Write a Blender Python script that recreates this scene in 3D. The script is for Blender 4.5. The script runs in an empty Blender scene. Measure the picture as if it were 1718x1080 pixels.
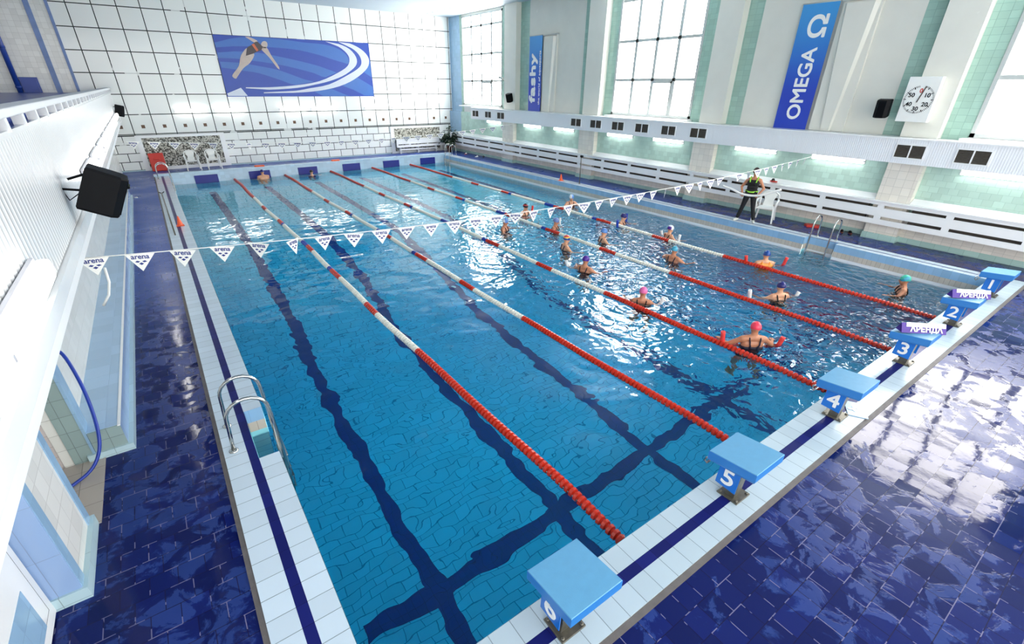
import bpy, bmesh, math, random
from mathutils import Vector, Matrix, Euler
random.seed(7)
PI = math.pi
scene = bpy.context.scene
COL = scene.collection
WZ = -0.41            # water level; coping top is z = 0
PW, PL = 14.02, 25.0  # pool width and length
YE = 27.3             # far wall
LANES = [2.568 + 2.2942 * (k - .5) for k in range(6)]   # lane 6 (left) ... lane 1
LANES[0] = 1.42

# ------------------------------------------------------------------ materials
def lin(c):
    return tuple((x / 12.92 if x <= .04045 else ((x + .055) / 1.055) ** 2.4) for x in c)

def rgb(r, g, b):
    return lin((r / 255, g / 255, b / 255)) + (1,)

class NT:
    def __init__(s, name):
        s.m = bpy.data.materials.new(name); s.m.use_nodes = True
        s.t = s.m.node_tree; s.t.nodes.clear()
        s.out = s.n('ShaderNodeOutputMaterial')
        s.b = None
    def n(s, typ, **kw):
        x = s.t.nodes.new(typ)
        for k, v in kw.items(): setattr(x, k, v)
        return x
    def put(s, sock, v):
        if v is None: return
        if hasattr(v, 'is_output') or isinstance(v, bpy.types.NodeSocket): s.t.links.new(v, sock)
        else: sock.default_value = v
    def m_(s, op, a, b=None, c=None):
        x = s.n('ShaderNodeMath', operation=op)
        s.put(x.inputs[0], a); s.put(x.inputs[1], b); s.put(x.inputs[2], c)
        return x.outputs[0]
    def mix(s, f, a, b):
        x = s.n('ShaderNodeMix', data_type='RGBA')
        s.put(x.inputs[0], f); s.put(x.inputs[6], a); s.put(x.inputs[7], b)
        return x.outputs[2]
    def mixf(s, f, a, b):
        x = s.n('ShaderNodeMix', data_type='FLOAT')
        s.put(x.inputs[0], f); s.put(x.inputs[2], a); s.put(x.inputs[3], b)
        return x.outputs[0]
    def geo(s):
        g = s.n('ShaderNodeNewGeometry'); return g
    def obj(s):
        return s.n('ShaderNodeTexCoord').outputs['Object']
    def xyz(s, v):
        x = s.n('ShaderNodeSeparateXYZ'); s.put(x.inputs[0], v); return x.outputs
    def vec(s, a, b, c=0.0):
        x = s.n('ShaderNodeCombineXYZ'); s.put(x.inputs[0], a); s.put(x.inputs[1], b); s.put(x.inputs[2], c); return x.outputs[0]
    def noise(s, vec, scale, detail=2, rough=.5, dist=0):
        x = s.n('ShaderNodeTexNoise'); s.put(x.inputs['Vector'], vec); x.inputs['Scale'].default_value = scale
        x.inputs['Detail'].default_value = detail; x.inputs['Roughness'].default_value = rough; x.inputs['Distortion'].default_value = dist
        return x.outputs[0]
    def ramp(s, f, lo, hi):
        x = s.n('ShaderNodeMapRange', interpolation_type='SMOOTHSTEP'); s.put(x.inputs[0], f)
        x.inputs[1].default_value = lo; x.inputs[2].default_value = hi
        return x.outputs[0]
    def bump(s, h, dist=1.0, strength=1.0):
        x = s.n('ShaderNodeBump'); s.put(x.inputs['Height'], h)
        x.inputs['Distance'].default_value = dist; x.inputs['Strength'].default_value = strength
        return x.outputs[0]
    def bsdf(s, color, rough=.5, metal=0, spec=.5, normal=None, coat=0, emit=None, es=0, sss=0):
        b = s.n('ShaderNodeBsdfPrincipled'); s.b = b
        s.put(b.inputs['Base Color'], color); s.put(b.inputs['Roughness'], rough); s.put(b.inputs['Metallic'], metal)
        s.put(b.inputs['Specular IOR Level'], spec); s.put(b.inputs['Normal'], normal); s.put(b.inputs['Coat Weight'], coat)
        if emit: s.put(b.inputs['Emission Color'], emit); s.put(b.inputs['Emission Strength'], es)
        s.t.links.new(b.outputs[0], s.out.inputs[0])
        return s.m

def plain(name, color, rough=.5, metal=0, spec=.5, var=.06, scale=6, bumpy=0.0):
    """One colour with a little natural unevenness."""
    t = NT(name); o = t.obj()
    nz = t.noise(o, scale, 3)
    c2 = tuple(max(0, x * (1 - var * 2)) for x in color[:3]) + (1,)
    col = t.mix(nz, color, c2)
    nr = t.bump(t.noise(o, scale * 12, 2), bumpy, 1) if bumpy else None
    r = t.m_('ADD', t.m_('MULTIPLY', nz, .1), rough - .05)
    return t.bsdf(col, r, metal, spec, nr)

def glow(name, color, strength):
    t = NT(name)
    e = t.n('ShaderNodeEmission'); e.inputs[0].default_value = color; e.inputs[1].default_value = strength
    t.t.links.new(e.outputs[0], t.out.inputs[0]); return t.m

def auto_uv(t):
    g = t.geo(); p = t.xyz(g.outputs['Position']); n = t.xyz(g.outputs['True Normal'] if 'True Normal' in g.outputs else g.outputs['Normal'])
    isx = t.m_('GREATER_THAN', t.m_('ABSOLUTE', n[0]), .6)
    isz = t.m_('GREATER_THAN', t.m_('ABSOLUTE', n[2]), .6)
    u = t.mixf(isx, p[0], p[1]); v = t.mixf(isz, p[2], p[1])
    return u, v, g

def tile_mask(t, u, v, pu, pv, width, ou=0., ov=0., off=0.):
    rv = t.m_('DIVIDE', t.m_('SUBTRACT', v, ov), pv); row = t.m_('FLOOR', rv)
    uu = t.m_('DIVIDE', t.m_('SUBTRACT', u, ou), pu)
    if off: uu = t.m_('ADD', uu, t.m_('MULTIPLY', t.m_('MODULO', t.m_('ABSOLUTE', row), 2.0), off))
    colm = t.m_('FLOOR', uu)
    fu = t.m_('SUBTRACT', uu, colm); fv = t.m_('SUBTRACT', rv, row)
    def edge(f, p):
        d = t.m_('MULTIPLY', t.m_('MINIMUM', f, t.m_('SUBTRACT', 1.0, f)), p)
        return t.m_('LESS_THAN', d, width / 2)
    mask = t.m_('MAXIMUM', edge(fu, pu), edge(fv, pv))
    wn = t.n('ShaderNodeTexWhiteNoise', noise_dimensions='2D'); t.put(wn.inputs['Vector'], t.vec(colm, row))
    return mask, wn.outputs[0], fu, fv

def tiles(name, color, grout, pu, pv, width=.006, ou=0., ov=0., off=0., rough=.15, var=.12, wave=.0012, wscale=3.0, spec=.5, tilt=.0):
    t = NT(name); u, v, g = auto_uv(t)
    mask, rnd, fu, fv = tile_mask(t, u, v, pu, pv, width, ou, ov, off)
    c2 = tuple(x * (1 - var) for x in color[:3]) + (1,)
    col = t.mix(mask, t.mix(rnd, color, c2), grout)
    h = t.m_('MULTIPLY', t.noise(g.outputs['Position'], wscale, 2), wave)
    if tilt:
        h = t.m_('ADD', h, t.m_('MULTIPLY', t.m_('MULTIPLY', t.m_('SUBTRACT', rnd, .5), t.m_('ADD', fu, fv)), tilt))
    h = t.m_('SUBTRACT', h, t.m_('MULTIPLY', mask, .001))
    r = t.mixf(mask, rough, .7)
    return t.bsdf(col, r, 0, spec, t.bump(h, 1.0, 1.0))

M = {}
def build_materials():
    M['white_tile'] = tiles('white_wall_tile', rgb(232, 233, 228), rgb(180, 180, 175), .2, .2, .005, tilt=.002)
    M['cream_tile'] = tiles('cream_wall_tile', rgb(236, 230, 218), rgb(190, 186, 175), .2, .2, .006)
    M['green_tile'] = tiles('pale_green_tile', rgb(190, 220, 206), rgb(158, 190, 176), .2, .15, .006, off=.5, tilt=.003, var=.15)
    M['strip_green'] = tiles('deep_green_tile', rgb(160, 194, 180), rgb(128, 160, 148), .2, .15, .006, tilt=.003, var=.15)
    M['skirt_green'] = tiles('skirting_tile', rgb(176, 208, 200), rgb(130, 160, 152), .3, .5, .006)
    M['sky_tile'] = tiles('sky_blue_tile', rgb(150, 186, 216), rgb(120, 154, 182), .2, .2, .005, tilt=.003)
    M['ledge_tile'] = tiles('ledge_blue_tile', rgb(170, 200, 228), rgb(150, 180, 208), .3, .3, .004, rough=.08, tilt=.002)
    M['ledge_side'] = tiles('ledge_side_tile', rgb(150, 178, 218), rgb(130, 150, 180), .3, .5, .004)
    M['kerb_tile'] = tiles('kerb_pale_tile', rgb(186, 214, 222), rgb(140, 160, 165), .3, .5, .005)
    M['sage_tile'] = tiles('sage_tile', rgb(150, 172, 170), rgb(110, 126, 124), .3, .2, .005)
    M['pink_tile'] = tiles('pinkish_tile', rgb(216, 206, 204), rgb(170, 160, 158), .2, .14, .005)
    M['coping_white'] = tiles('coping_white_tile', rgb(180, 197, 207), rgb(120, 132, 140), .2, 10, .006, ou=0.03, ov=-5, rough=.22, var=.08)
    M['coping_white_l'] = tiles('coping_white_tile_side', rgb(198, 214, 226), rgb(120, 132, 140), 10, .2, .006, ou=-5, ov=.055, rough=.22, var=.08)
    M['stripe_blue'] = tiles('coping_blue_tile', rgb(26, 32, 104), rgb(16, 18, 70), .2, .2, .004, ou=.03, ov=.055, rough=.3, spec=.15, var=.3)
    M['gutter'] = plain('brown_stone_edge', rgb(112, 106, 104), .6, bumpy=.003, scale=9, var=.25)
    M['far_face'] = tiles('far_end_tile', rgb(190, 214, 232), rgb(160, 186, 206), .2, .15, .005)
    M['band_blue'] = tiles('band_blue_tile', rgb(150, 192, 226), rgb(126, 164, 196), .16, .5, .006)
    M['band_beige'] = tiles('band_beige_tile', rgb(208, 200, 186), rgb(150, 142, 130), .1, .5, .006)
    M['white_paint'] = plain('white_paint', rgb(236, 238, 238), .4, var=.02)
    M['white_gloss'] = plain('white_gloss_paint', rgb(240, 242, 242), .2, var=.02)
    M['ceiling'] = plain('ceiling_paint', rgb(186, 200, 210), .5, var=.02, scale=1)
    M['panel_wall'] = plain('grey_white_wall', rgb(222, 222, 212), .25, var=.05, scale=2)
    M['frame_white'] = plain('window_frame_paint', rgb(180, 186, 184), .4, var=.03)
    M['blue_paint'] = plain('blue_paint', rgb(40, 76, 170), .3, var=.15, scale=3)
    M['pale_blue_paint'] = plain('pale_blue_paint', rgb(120, 150, 206), .35, var=.2, scale=4)
    M['steel'] = plain('stainless_steel', rgb(200, 200, 196), .12, metal=1, var=.1)
    M['old_steel'] = plain('stained_steel', rgb(132, 128, 116), .38, metal=.7, var=.3, scale=18)
    M['dark_slot'] = plain('dark_radiator', rgb(92, 84, 76), .7, var=.2)
    M['black'] = plain('black_plastic', rgb(12, 14, 18), .6, spec=.15, var=.2)
    M['black_mesh'] = plain('black_speaker_cloth', rgb(11, 13, 18), .85, spec=.1, var=.2, scale=30)
    M['white_plastic'] = plain('white_plastic', rgb(236, 238, 234), .35, var=.03)
    M['lamp_body'] = plain('lamp_housing', rgb(206, 206, 212), .35, var=.03)
    M['lamp'] = glow('lamp_diffuser', (1.0, .99, .97, 1), 7.0)
    M['daylight'] = glow('daylight_pane', (1.0, .975, .94, 1), 12.0)
    M['orange'] = plain('orange_plastic', rgb(240, 96, 50), .4)
    M['red'] = plain('red_plastic', rgb(206, 48, 34), .45)
    M['rope_red'] = plain('red_float', rgb(222, 52, 26), .3, var=.25, scale=30)
    M['rope_white'] = plain('white_float', rgb(234, 232, 220), .35, var=.05)
    M['rope_blue'] = plain('blue_float', rgb(28, 60, 160), .35)
    M['flag_white'] = plain('flag_vinyl', rgb(240, 240, 234), .5, var=.03)
    M['flag_ink'] = plain('flag_blue_ink', rgb(30, 52, 130), .5)
    M['block_top'] = plain('block_light_blue', rgb(98, 162, 202), .32, var=.06, scale=14, bumpy=.0008)
    M['block_side'] = plain('block_edge_blue', rgb(52, 128, 202), .35, var=.06)
    M['plate_blue'] = plain('plate_blue', rgb(24, 112, 204), .3, var=.05)
    M['plate_glare'] = plain('plate_blue_glare', rgb(160, 196, 232), .2, var=.05)  # glare on the fallen blue plate, painted in as a paler blue
    M['print_white'] = plain('white_print', rgb(240, 240, 236), .4, var=.02)
    M['pad_blue'] = plain('navy_pad', rgb(20, 34, 134), .4, var=.1)
    M['violet'] = plain('violet_card', rgb(72, 22, 156), .3, var=.2, scale=9)
    M['navy_suit'] = plain('navy_fabric', rgb(22, 24, 48), .7)
    M['black_fabric'] = plain('black_fabric', rgb(16, 16, 20), .75, var=.2, scale=20)
    M['lime'] = plain('lime_fabric', rgb(150, 220, 60), .6)
    M['skin'] = plain('skin', rgb(222, 164, 128), .45, var=.06, scale=8)
    M['skin_tan'] = plain('skin_tanned', rgb(196, 132, 98), .45, var=.06, scale=8)
    M['hair'] = plain('dark_hair', rgb(54, 40, 32), .6, var=.3, scale=40)
    M['noodle_red'] = plain('red_foam', rgb(232, 62, 58), .7)
    M['noodle_white'] = plain('white_foam', rgb(238, 236, 232), .7)
    M['noodle_blue'] = plain('blue_foam', rgb(26, 64, 170), .7)
    M['hose'] = plain('blue_hose', rgb(22, 56, 160), .3)
    M['leaf'] = plain('dark_leaf', rgb(26, 58, 32), .5, var=.35, scale=9)
    M['terracotta'] = plain('brown_pot', rgb(110, 60, 42), .6)
    M['mur_base'] = plain('mural_blue', rgb(0, 66, 168), .3, var=.04)
    M['mur_band'] = plain('mural_light_blue', rgb(44, 106, 186), .3, var=.04)
    M['mur_arc'] = plain('mural_pale_grey', rgb(206, 214, 226), .3, var=.03)
    M['mur_skin'] = plain('mural_skin_print', rgb(206, 190, 180), .4, var=.15, scale=5)
    M['mur_dark'] = plain('mural_dark_print', rgb(70, 62, 66), .4)
    M['mur_orange'] = plain('mural_orange_print', rgb(206, 104, 66), .4)
    M['grey_deck_tile'] = tiles('niche_floor_tile', rgb(176, 168, 160), rgb(120, 112, 106), .3, .3, .006)
    M['brown_square'] = plain('brown_mosaic', rgb(132, 92, 58), .4, var=.5, scale=40)
    for nm, c in dict(cap_pink=(255, 70, 96), cap_teal=(70, 186, 160), cap_blue=(20, 70, 150), cap_navy=(32, 34, 110), cap_rose=(236, 110, 170), cap_purple=(70, 24, 140),
                      cap_white=(232, 236, 240), cap_slate=(112, 134, 190), cap_sky=(92, 140, 206), cap_cyan=(60, 160, 190), cap_red=(206, 60, 56), cap_black=(36, 26, 34), cap_yellow=(226, 190, 70), cap_grey=(160, 160, 166), orange_suit=(240, 150, 50)).items():
        M[nm] = plain(nm, rgb(*c), .3, var=.06)

    # banners fade from deep to light blue towards the top (the print itself)
    t = NT('banner_print'); p = t.xyz(t.geo().outputs['Position'])
    f = t.ramp(p[2], 3.4, 5.9)
    t.bsdf(t.mix(f, rgb(10, 58, 182), rgb(62, 150, 214)), .3); M['banner'] = t.m

    # far wall: big white tiles with dark joints, brick rows below, brown squares
    t = NT('far_wall_tile'); g = t.geo(); p = t.xyz(g.outputs['Position'])
    x, z = p[0], p[2]
    upm, rnd, fu, fv = tile_mask(t, x, z, .835, .8268, .036, -1.617, 1.582, 0)
    # rows: 1.515, 2.37, 3.236, 4.063 ...
    lom, rnd2, fu2, fv2 = tile_mask(t, x, z, .68, .372, .03, 3.12, .027, .5)
    up = t.m_('GREATER_THAN', z, 1.515)
    sepl = t.m_('LESS_THAN', t.m_('ABSOLUTE', t.m_('SUBTRACT', z, 1.53)), .02)
    mask = t.m_('MAXIMUM', t.mixf(up, lom, upm), sepl)
    broken = t.m_('GREATER_THAN', t.noise(g.outputs['Position'], 1.1, 2), .36)
    mask = t.m_('MULTIPLY', mask, t.mixf(broken, .25, 1.0))
    rr = t.mixf(up, rnd2, rnd)
    col = t.mix(mask, t.mix(rr, rgb(240, 243, 239), rgb(231, 235, 231)), rgb(30, 40, 36))
    h = t.m_('ADD', t.m_('MULTIPLY', t.noise(g.outputs['Position'], 2.5, 2), .004), t.m_('MULTIPLY', t.m_('MULTIPLY', t.m_('SUBTRACT', rr, .5), t.m_('ADD', fu, fv)), .012))
    t.bsdf(col, t.mixf(mask, .1, .7), 0, .5, t.bump(h, 1, 1)); M['far_wall'] = t.m

    # pebble panels
    t = NT('pebble_mosaic'); g = t.geo()
    v = t.n('ShaderNodeTexVoronoi'); t.put(v.inputs['Vector'], g.outputs['Position']); v.inputs['Scale'].default_value = 15
    f = t.ramp(v.outputs['Distance'], .45, .75)
    sep = t.n('ShaderNodeSeparateColor'); t.put(sep.inputs[0], v.outputs['Color'])
    c = t.mix(t.ramp(sep.outputs[0], .55, .9), rgb(200, 198, 186), rgb(128, 130, 120))
    t.bsdf(t.mix(f, c, rgb(70, 68, 60)), .5, 0, .5, t.bump(v.outputs['Distance'], -.03, 1)); M['pebble'] = t.m

    # corrugated parapet, fine fluting on the duct
    for nm, key, pitch, dep in (('parapet_panelling', 'parapet', .1, .012), ('duct_fluting', 'duct', .05, .003)):
        t = NT(nm); g = t.geo(); p = t.xyz(g.outputs['Position'])
        w = t.m_('SINE', t.m_('MULTIPLY', p[1], 2 * PI / pitch))
        w = t.m_('POWER', t.m_('MULTIPLY', t.m_('ADD', w, 1.0), .5), 4.0)
        t.bsdf(rgb(232, 235, 238) if key == 'duct' else rgb(232, 234, 234), .25 if key == 'parapet' else .4, 0, .5, t.bump(w, dep, 1)); M[key] = t.m

    # deck: dark blue tiles with wet patches
    t = NT('deck_tile'); g = t.geo(); p = t.xyz(g.outputs['Position']); P = g.outputs['Position']
    mask, rnd, fu, fv = tile_mask(t, p[0], p[1], .2, .2, .007, -.045, -.56, .5)
    base = t.mix(rnd, rgb(18, 30, 94), rgb(13, 22, 74))
    n1 = t.noise(P, 3.4, 6, .62, .6); n2 = t.noise(P, .5, 2)
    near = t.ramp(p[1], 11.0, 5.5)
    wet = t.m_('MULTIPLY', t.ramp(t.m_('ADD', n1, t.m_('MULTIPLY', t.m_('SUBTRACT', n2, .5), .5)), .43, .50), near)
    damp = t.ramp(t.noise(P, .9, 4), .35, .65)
    dry_sheen_c = t.mix(t.mixf(t.ramp(p[1], 12.0, 5.0), .75, .28), base, rgb(54, 88, 166))  # dry tile colour, with sheen painted in as lighter blue toward the far end
    col = t.mix(wet, dry_sheen_c, base)
    gc = t.mix(t.m_('GREATER_THAN', t.noise(P, 7, 1), .55), rgb(18, 18, 62), rgb(110, 108, 140))
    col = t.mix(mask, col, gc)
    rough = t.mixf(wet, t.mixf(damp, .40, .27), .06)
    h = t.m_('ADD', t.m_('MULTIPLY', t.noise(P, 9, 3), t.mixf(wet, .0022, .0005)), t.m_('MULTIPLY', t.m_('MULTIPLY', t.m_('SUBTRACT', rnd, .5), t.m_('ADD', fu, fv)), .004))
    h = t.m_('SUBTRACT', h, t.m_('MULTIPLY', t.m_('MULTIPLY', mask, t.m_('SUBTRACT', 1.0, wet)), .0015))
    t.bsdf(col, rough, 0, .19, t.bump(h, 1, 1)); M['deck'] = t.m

    # pool tiles
    M['pool_floor'] = tiles('pool_floor_tile', rgb(120, 224, 240), rgb(60, 150, 180), .3, .15, .012, off=.5, rough=.4, var=.12)
    M['pool_wall'] = tiles('pool_wall_tile', rgb(150, 226, 236), rgb(100, 176, 196), .2, .15, .01, rough=.4, var=.1)
    M['lane_line'] = tiles('lane_line_tile', rgb(16, 44, 128), rgb(12, 30, 96), .12, .12, .006, rough=.4)

    # water
    t = NT('pool_water'); g = t.geo(); p = t.xyz(g.outputs['Position']); P = g.outputs['Position']
    x, y = p[0], p[1]
    rough_r = t.m_('MULTIPLY', t.ramp(t.m_('ADD', x, t.noise(P, .8, 2)), 7.3, 8.4), t.ramp(t.m_('ADD', y, t.m_('MULTIPLY', t.noise(P, .5, 2), 3.0)), 18.0, 11.0))
    patchy = t.ramp(t.noise(P, .55, 2), .3, .6)
    rough_r = t.m_('MULTIPLY', rough_r, t.mixf(patchy, .45, 1.0))
    mid_r = t.m_('MULTIPLY', t.ramp(x, 4.6, 6.6), t.ramp(y, 15.0, 9.0))
    far_r = t.ramp(y, 7.0, 17.0)
    wobble = t.m_('MULTIPLY', t.noise(P, 1.2, 2, .5, .3), t.mixf(far_r, .058, .026))
    swell = t.m_('MULTIPLY', t.noise(t.vec(t.m_('MULTIPLY', x, .7), t.m_('MULTIPLY', y, 2.2)), 1.6, 2), t.m_('MULTIPLY', far_r, .006))
    chop = t.m_('MULTIPLY', t.noise(P, 4.2, 1.5, .5, .8), t.m_('ADD', t.m_('MULTIPLY', rough_r, t.mixf(t.ramp(x, 8.6, 10.5), .06, .115)), t.m_('MULTIPLY', mid_r, .035)))
    fine = t.m_('MULTIPLY', t.noise(P, 9.0, 2, .5), t.m_('ADD', t.m_('MULTIPLY', t.m_('POWER', rough_r, 2.0), .010), .0004))
    h = t.m_('ADD', t.m_('ADD', wobble, swell), t.m_('ADD', chop, fine))
    for cx, cy, am in ((7.6, 1.7, 1.0), (8.33, 10.4, 1.2), (11.8, 8.5, .8), (10.2, 2.6, .8), (10.34, 5.5, 1.0), (12.87, 1.15, .7), (7.4, 4.0, .8)):
        d = t.m_('SQRT', t.m_('ADD', t.m_('POWER', t.m_('SUBTRACT', x, cx), 2.0), t.m_('POWER', t.m_('SUBTRACT', y, cy), 2.0)))
        w = t.m_('MULTIPLY', t.m_('SINE', t.m_('MULTIPLY', d, 20.0)), t.m_('EXPONENT', t.m_('MULTIPLY', d, -1.1)))
        h = t.m_('ADD', h, t.m_('MULTIPLY', w, 0.014 * am))
    gl = t.n('ShaderNodeBsdfGlass'); gl.inputs['IOR'].default_value = 1.333; gl.inputs['Roughness'].default_value = 0.0
    t.put(gl.inputs['Normal'], t.bump(h, 1, 1))
    t.t.links.new(gl.outputs[0], t.out.inputs[0])
    va = t.n('ShaderNodeVolumeAbsorption'); va.inputs[0].default_value = (.0, .83, .955, 1); va.inputs[1].default_value = .40
    t.t.links.new(va.outputs[0], t.out.inputs[1]); M['water'] = t.m
build_materials()

# ------------------------------------------------------------------ mesh helpers
class MB:
    """Collects shapes into one mesh; every shape may carry its own material slot."""
    def __init__(s): s.bm = bmesh.new(); s.mats = []
    def slot(s, m):
        if m not in s.mats: s.mats.append(m)
        return s.mats.index(m)
    def _fin(s, faces, m, smooth):
        i = s.slot(m) if m else 0
        for f in faces: f.material_index = i; f.smooth = smooth
    def box(s, x0, x1, y0, y1, z0, z1, m=None, M4=None, bevel=0):
        c = [(x0, y0, z0), (x1, y0, z0), (x1, y1, z0), (x0, y1, z0), (x0, y0, z1), (x1, y0, z1), (x1, y1, z1), (x0, y1, z1)]
        v = [s.bm.verts.new(Vector(q) if M4 is None else M4 @ Vector(q)) for q in c]
        fs = [s.bm.faces.new([v[i] for i in q]) for q in ((3, 2, 1, 0), (4, 5, 6, 7), (0, 1, 5, 4), (1, 2, 6, 5), (2, 3, 7, 6), (3, 0, 4, 7))]
        s._fin(fs, m, False)
        if bevel:
            es = list({e for f in fs for e in f.edges})
            r = bmesh.ops.bevel(s.bm, geom=es, offset=bevel, segments=2, affect='EDGES', profile=.5, material=-1)
            s._fin([f for f in r['faces']], m, False)
        return s
    def quad(s, pts, m=None):
        f = s.bm.faces.new([s.bm.verts.new(q) for q in pts]); s._fin([f], m, False); return s
    def rings(s, rings, m=None, closed=False, caps=True, smooth=True):
        R = [[s.bm.verts.new(q) for q in r] for r in rings]; n = len(R[0]); fs = []
        rng = range(len(R)) if closed else range(len(R) - 1)
        for i in rng:
            a, b = R[i], R[(i + 1) % len(R)]
            for j in range(n):
                fs.append(s.bm.faces.new((a[j], a[(j + 1) % n], b[(j + 1) % n], b[j])))
        s._fin(fs, m, smooth)
        if caps and not closed:
            s._fin([s.bm.faces.new(R[0][::-1]), s.bm.faces.new(R[-1])], m, False)
        return s
    def tube(s, pts, r, m=None, n=10, caps=True):
        pts = [Vector(p) for p in pts]; rs = r if isinstance(r, (list, tuple)) else [r] * len(pts)
        rings = []; up = None
        for i, p in enumerate(pts):
            d = (pts[min(i + 1, len(pts) - 1)] - pts[max(i - 1, 0)]).normalized()
            if up is None:
                up = Vector((0, 0, 1)) if abs(d.z) < .9 else Vector((1, 0, 0))
            a = (up - d * up.dot(d)).normalized(); up = a
            b = d.cross(a)
            rings.append([p + (a * math.cos(2 * PI * k / n) + b * math.sin(2 * PI * k / n)) * rs[i] for k in range(n)])
        return s.rings(rings, m, caps=caps)
    def lathe(s, prof, c=(0, 0, 0), m=None, n=20, caps=True, axis='Z'):
        rings = []
        for r, z in prof:
            ring = []
            for k in range(n):
                a = 2 * PI * k / n; q = (r * math.cos(a), r * math.sin(a), z)
                if axis == 'X': q = (z, r * math.cos(a), r * math.sin(a))
                if axis == 'Y': q = (r * math.cos(a), z, -r * math.sin(a))
                ring.append(Vector(q) + Vector(c))
            rings.append(ring)
        return s.rings(rings, m, caps=caps)
    def poly(s, pts, d, m=None):
        """Extrude polygon pts (3D) by vector d."""
        d = Vector(d); a = [s.bm.verts.new(Vector(p)) for p in pts]; b = [s.bm.verts.new(Vector(p) + d) for p in pts]
        n = len(a); fs = [s.bm.faces.new(a[::-1]), s.bm.faces.new(b)]
        for i in range(n): fs.append(s.bm.faces.new((a[i], a[(i + 1) % n], b[(i + 1) % n], b[i])))
        s._fin(fs, m, False); return s
    def ball(s, c, r, m=None, seg=14, M4=None):
        rr = r if isinstance(r, (tuple, list)) else (r, r, r)
        mat = Matrix.Translation(c) @ (M4 or Matrix()) @ Matrix.Diagonal((rr[0], rr[1], rr[2], 1))
        q = bmesh.ops.create_uvsphere(s.bm, u_segments=seg, v_segments=max(6, seg * 2 // 3), radius=1, matrix=mat)
        s._fin(list({f for v in q['verts'] for f in v.link_faces}), m, True); return s
    def caps(s, p, q, r1, r2, seg=10):
        """Tapered capsule as one closed hull (for later merging)."""
        a = bmesh.ops.create_uvsphere(s.bm, u_segments=seg, v_segments=7, radius=r1, matrix=Matrix.Translation(p))['verts']
        b = bmesh.ops.create_uvsphere(s.bm, u_segments=seg, v_segments=7, radius=r2, matrix=Matrix.Translation(q))['verts']
        bmesh.ops.delete(s.bm, geom=list({f for v in a + b for f in v.link_faces}), context='FACES_ONLY')
        r = bmesh.ops.convex_hull(s.bm, input=a + b)
        bad = [g for g in r['geom_interior'] if isinstance(g, bmesh.types.BMVert)]
        bmesh.ops.delete(s.bm, geom=bad, context='VERTS')
        return s
    def build(s, name, m=None, parent=None, recalc=True, xf=None):
        if recalc: bmesh.ops.recalc_face_normals(s.bm, faces=s.bm.faces)
        me = bpy.data.meshes.new(name); s.bm.to_mesh(me); s.bm.free()
        if m: me.materials.append(m)
        for q in s.mats: me.materials.append(q)
        o = bpy.data.objects.new(name, me); COL.objects.link(o)
        if parent: o.parent = parent
        if xf is not None: o.matrix_local = xf
        return o

def tag(o, label=None, cat=None, group=None, kind=None):
    if label: o['label'] = label
    if cat: o['category'] = cat
    if group: o['group'] = group
    if kind: o['kind'] = kind
    return o

def thing(name, label, cat, loc=(0, 0, 0), rz=0., group=None):
    o = bpy.data.objects.new(name, None); COL.objects.link(o); o.empty_display_size = .1
    o.location = loc; o.rotation_euler = (0, 0, rz)
    return tag(o, label, cat, group)

def struct(name, mb, m=None):
    return tag(mb.build(name, m), kind='structure')

def dup(root, loc=None, rz=None, label=None, group=None):
    r = root.copy(); COL.objects.link(r)
    if loc is not None: r.location = loc
    if rz is not None: r.rotation_euler = (0, 0, rz)
    if label: r['label'] = label
    if group: r['group'] = group
    for ch in list(root.children):
        c = ch.copy(); COL.objects.link(c); c.parent = r
        for g in list(ch.children):
            d = g.copy(); COL.objects.link(d); d.parent = c
    return r

def text_mesh(body, size, depth=.003, bold=0., spacing=1.0, align='CENTER', squash=1.0):
    cu = bpy.data.curves.new('txt', 'FONT'); cu.body = body; cu.size = size; cu.extrude = depth / 2
    cu.offset = bold; cu.align_x = align; cu.align_y = 'CENTER'; cu.space_character = spacing; cu.resolution_u = 4
    o = bpy.data.objects.new('txt', cu); COL.objects.link(o)
    dg = bpy.context.evaluated_depsgraph_get()
    me = bpy.data.meshes.new_from_object(o.evaluated_get(dg))
    bpy.data.objects.remove(o); bpy.data.curves.remove(cu)
    if squash != 1.0: me.transform(Matrix.Diagonal((squash, 1, 1, 1)))
    # centre on the glyph box
    xs = [v.co.x for v in me.vertices]; ys = [v.co.y for v in me.vertices]
    me.transform(Matrix.Translation((-(min(xs) + max(xs)) / 2, -(min(ys) + max(ys)) / 2, 0)))
    return me

def frame(xa, ya, origin):
    """Matrix with local x -> xa, local y -> ya."""
    xa, ya = Vector(xa).normalized(), Vector(ya).normalized(); za = xa.cross(ya)
    return Matrix(((xa.x, ya.x, za.x, origin[0]), (xa.y, ya.y, za.y, origin[1]), (xa.z, ya.z, za.z, origin[2]), (0, 0, 0, 1)))

def text_obj(name, body, size, m, parent, xa, ya, origin, fit=None, fat=0., **kw):
    me = text_mesh(body, size, **kw)
    if fit:
        xs = [v.co.x for v in me.vertices]; ys = [v.co.y for v in me.vertices]
        me.transform(Matrix.Diagonal(((fit[0] - 2 * fat) / (max(xs) - min(xs)), (fit[1] - 2 * fat) / (max(ys) - min(ys)), 1, 1)))
    if fat:
        b = bmesh.new()
        for k in range(8):
            q = me.copy(); q.transform(Matrix.Translation((fat * math.cos(k * PI / 4), fat * math.sin(k * PI / 4), .0004 * k))); b.from_mesh(q); bpy.data.meshes.remove(q)
        b.to_mesh(me); b.free()
    me.name = name; me.materials.clear(); me.materials.append(m)
    o = bpy.data.objects.new(name, me); COL.objects.link(o); o.parent = parent
    o.matrix_local = frame(xa, ya, origin); return o

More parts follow.
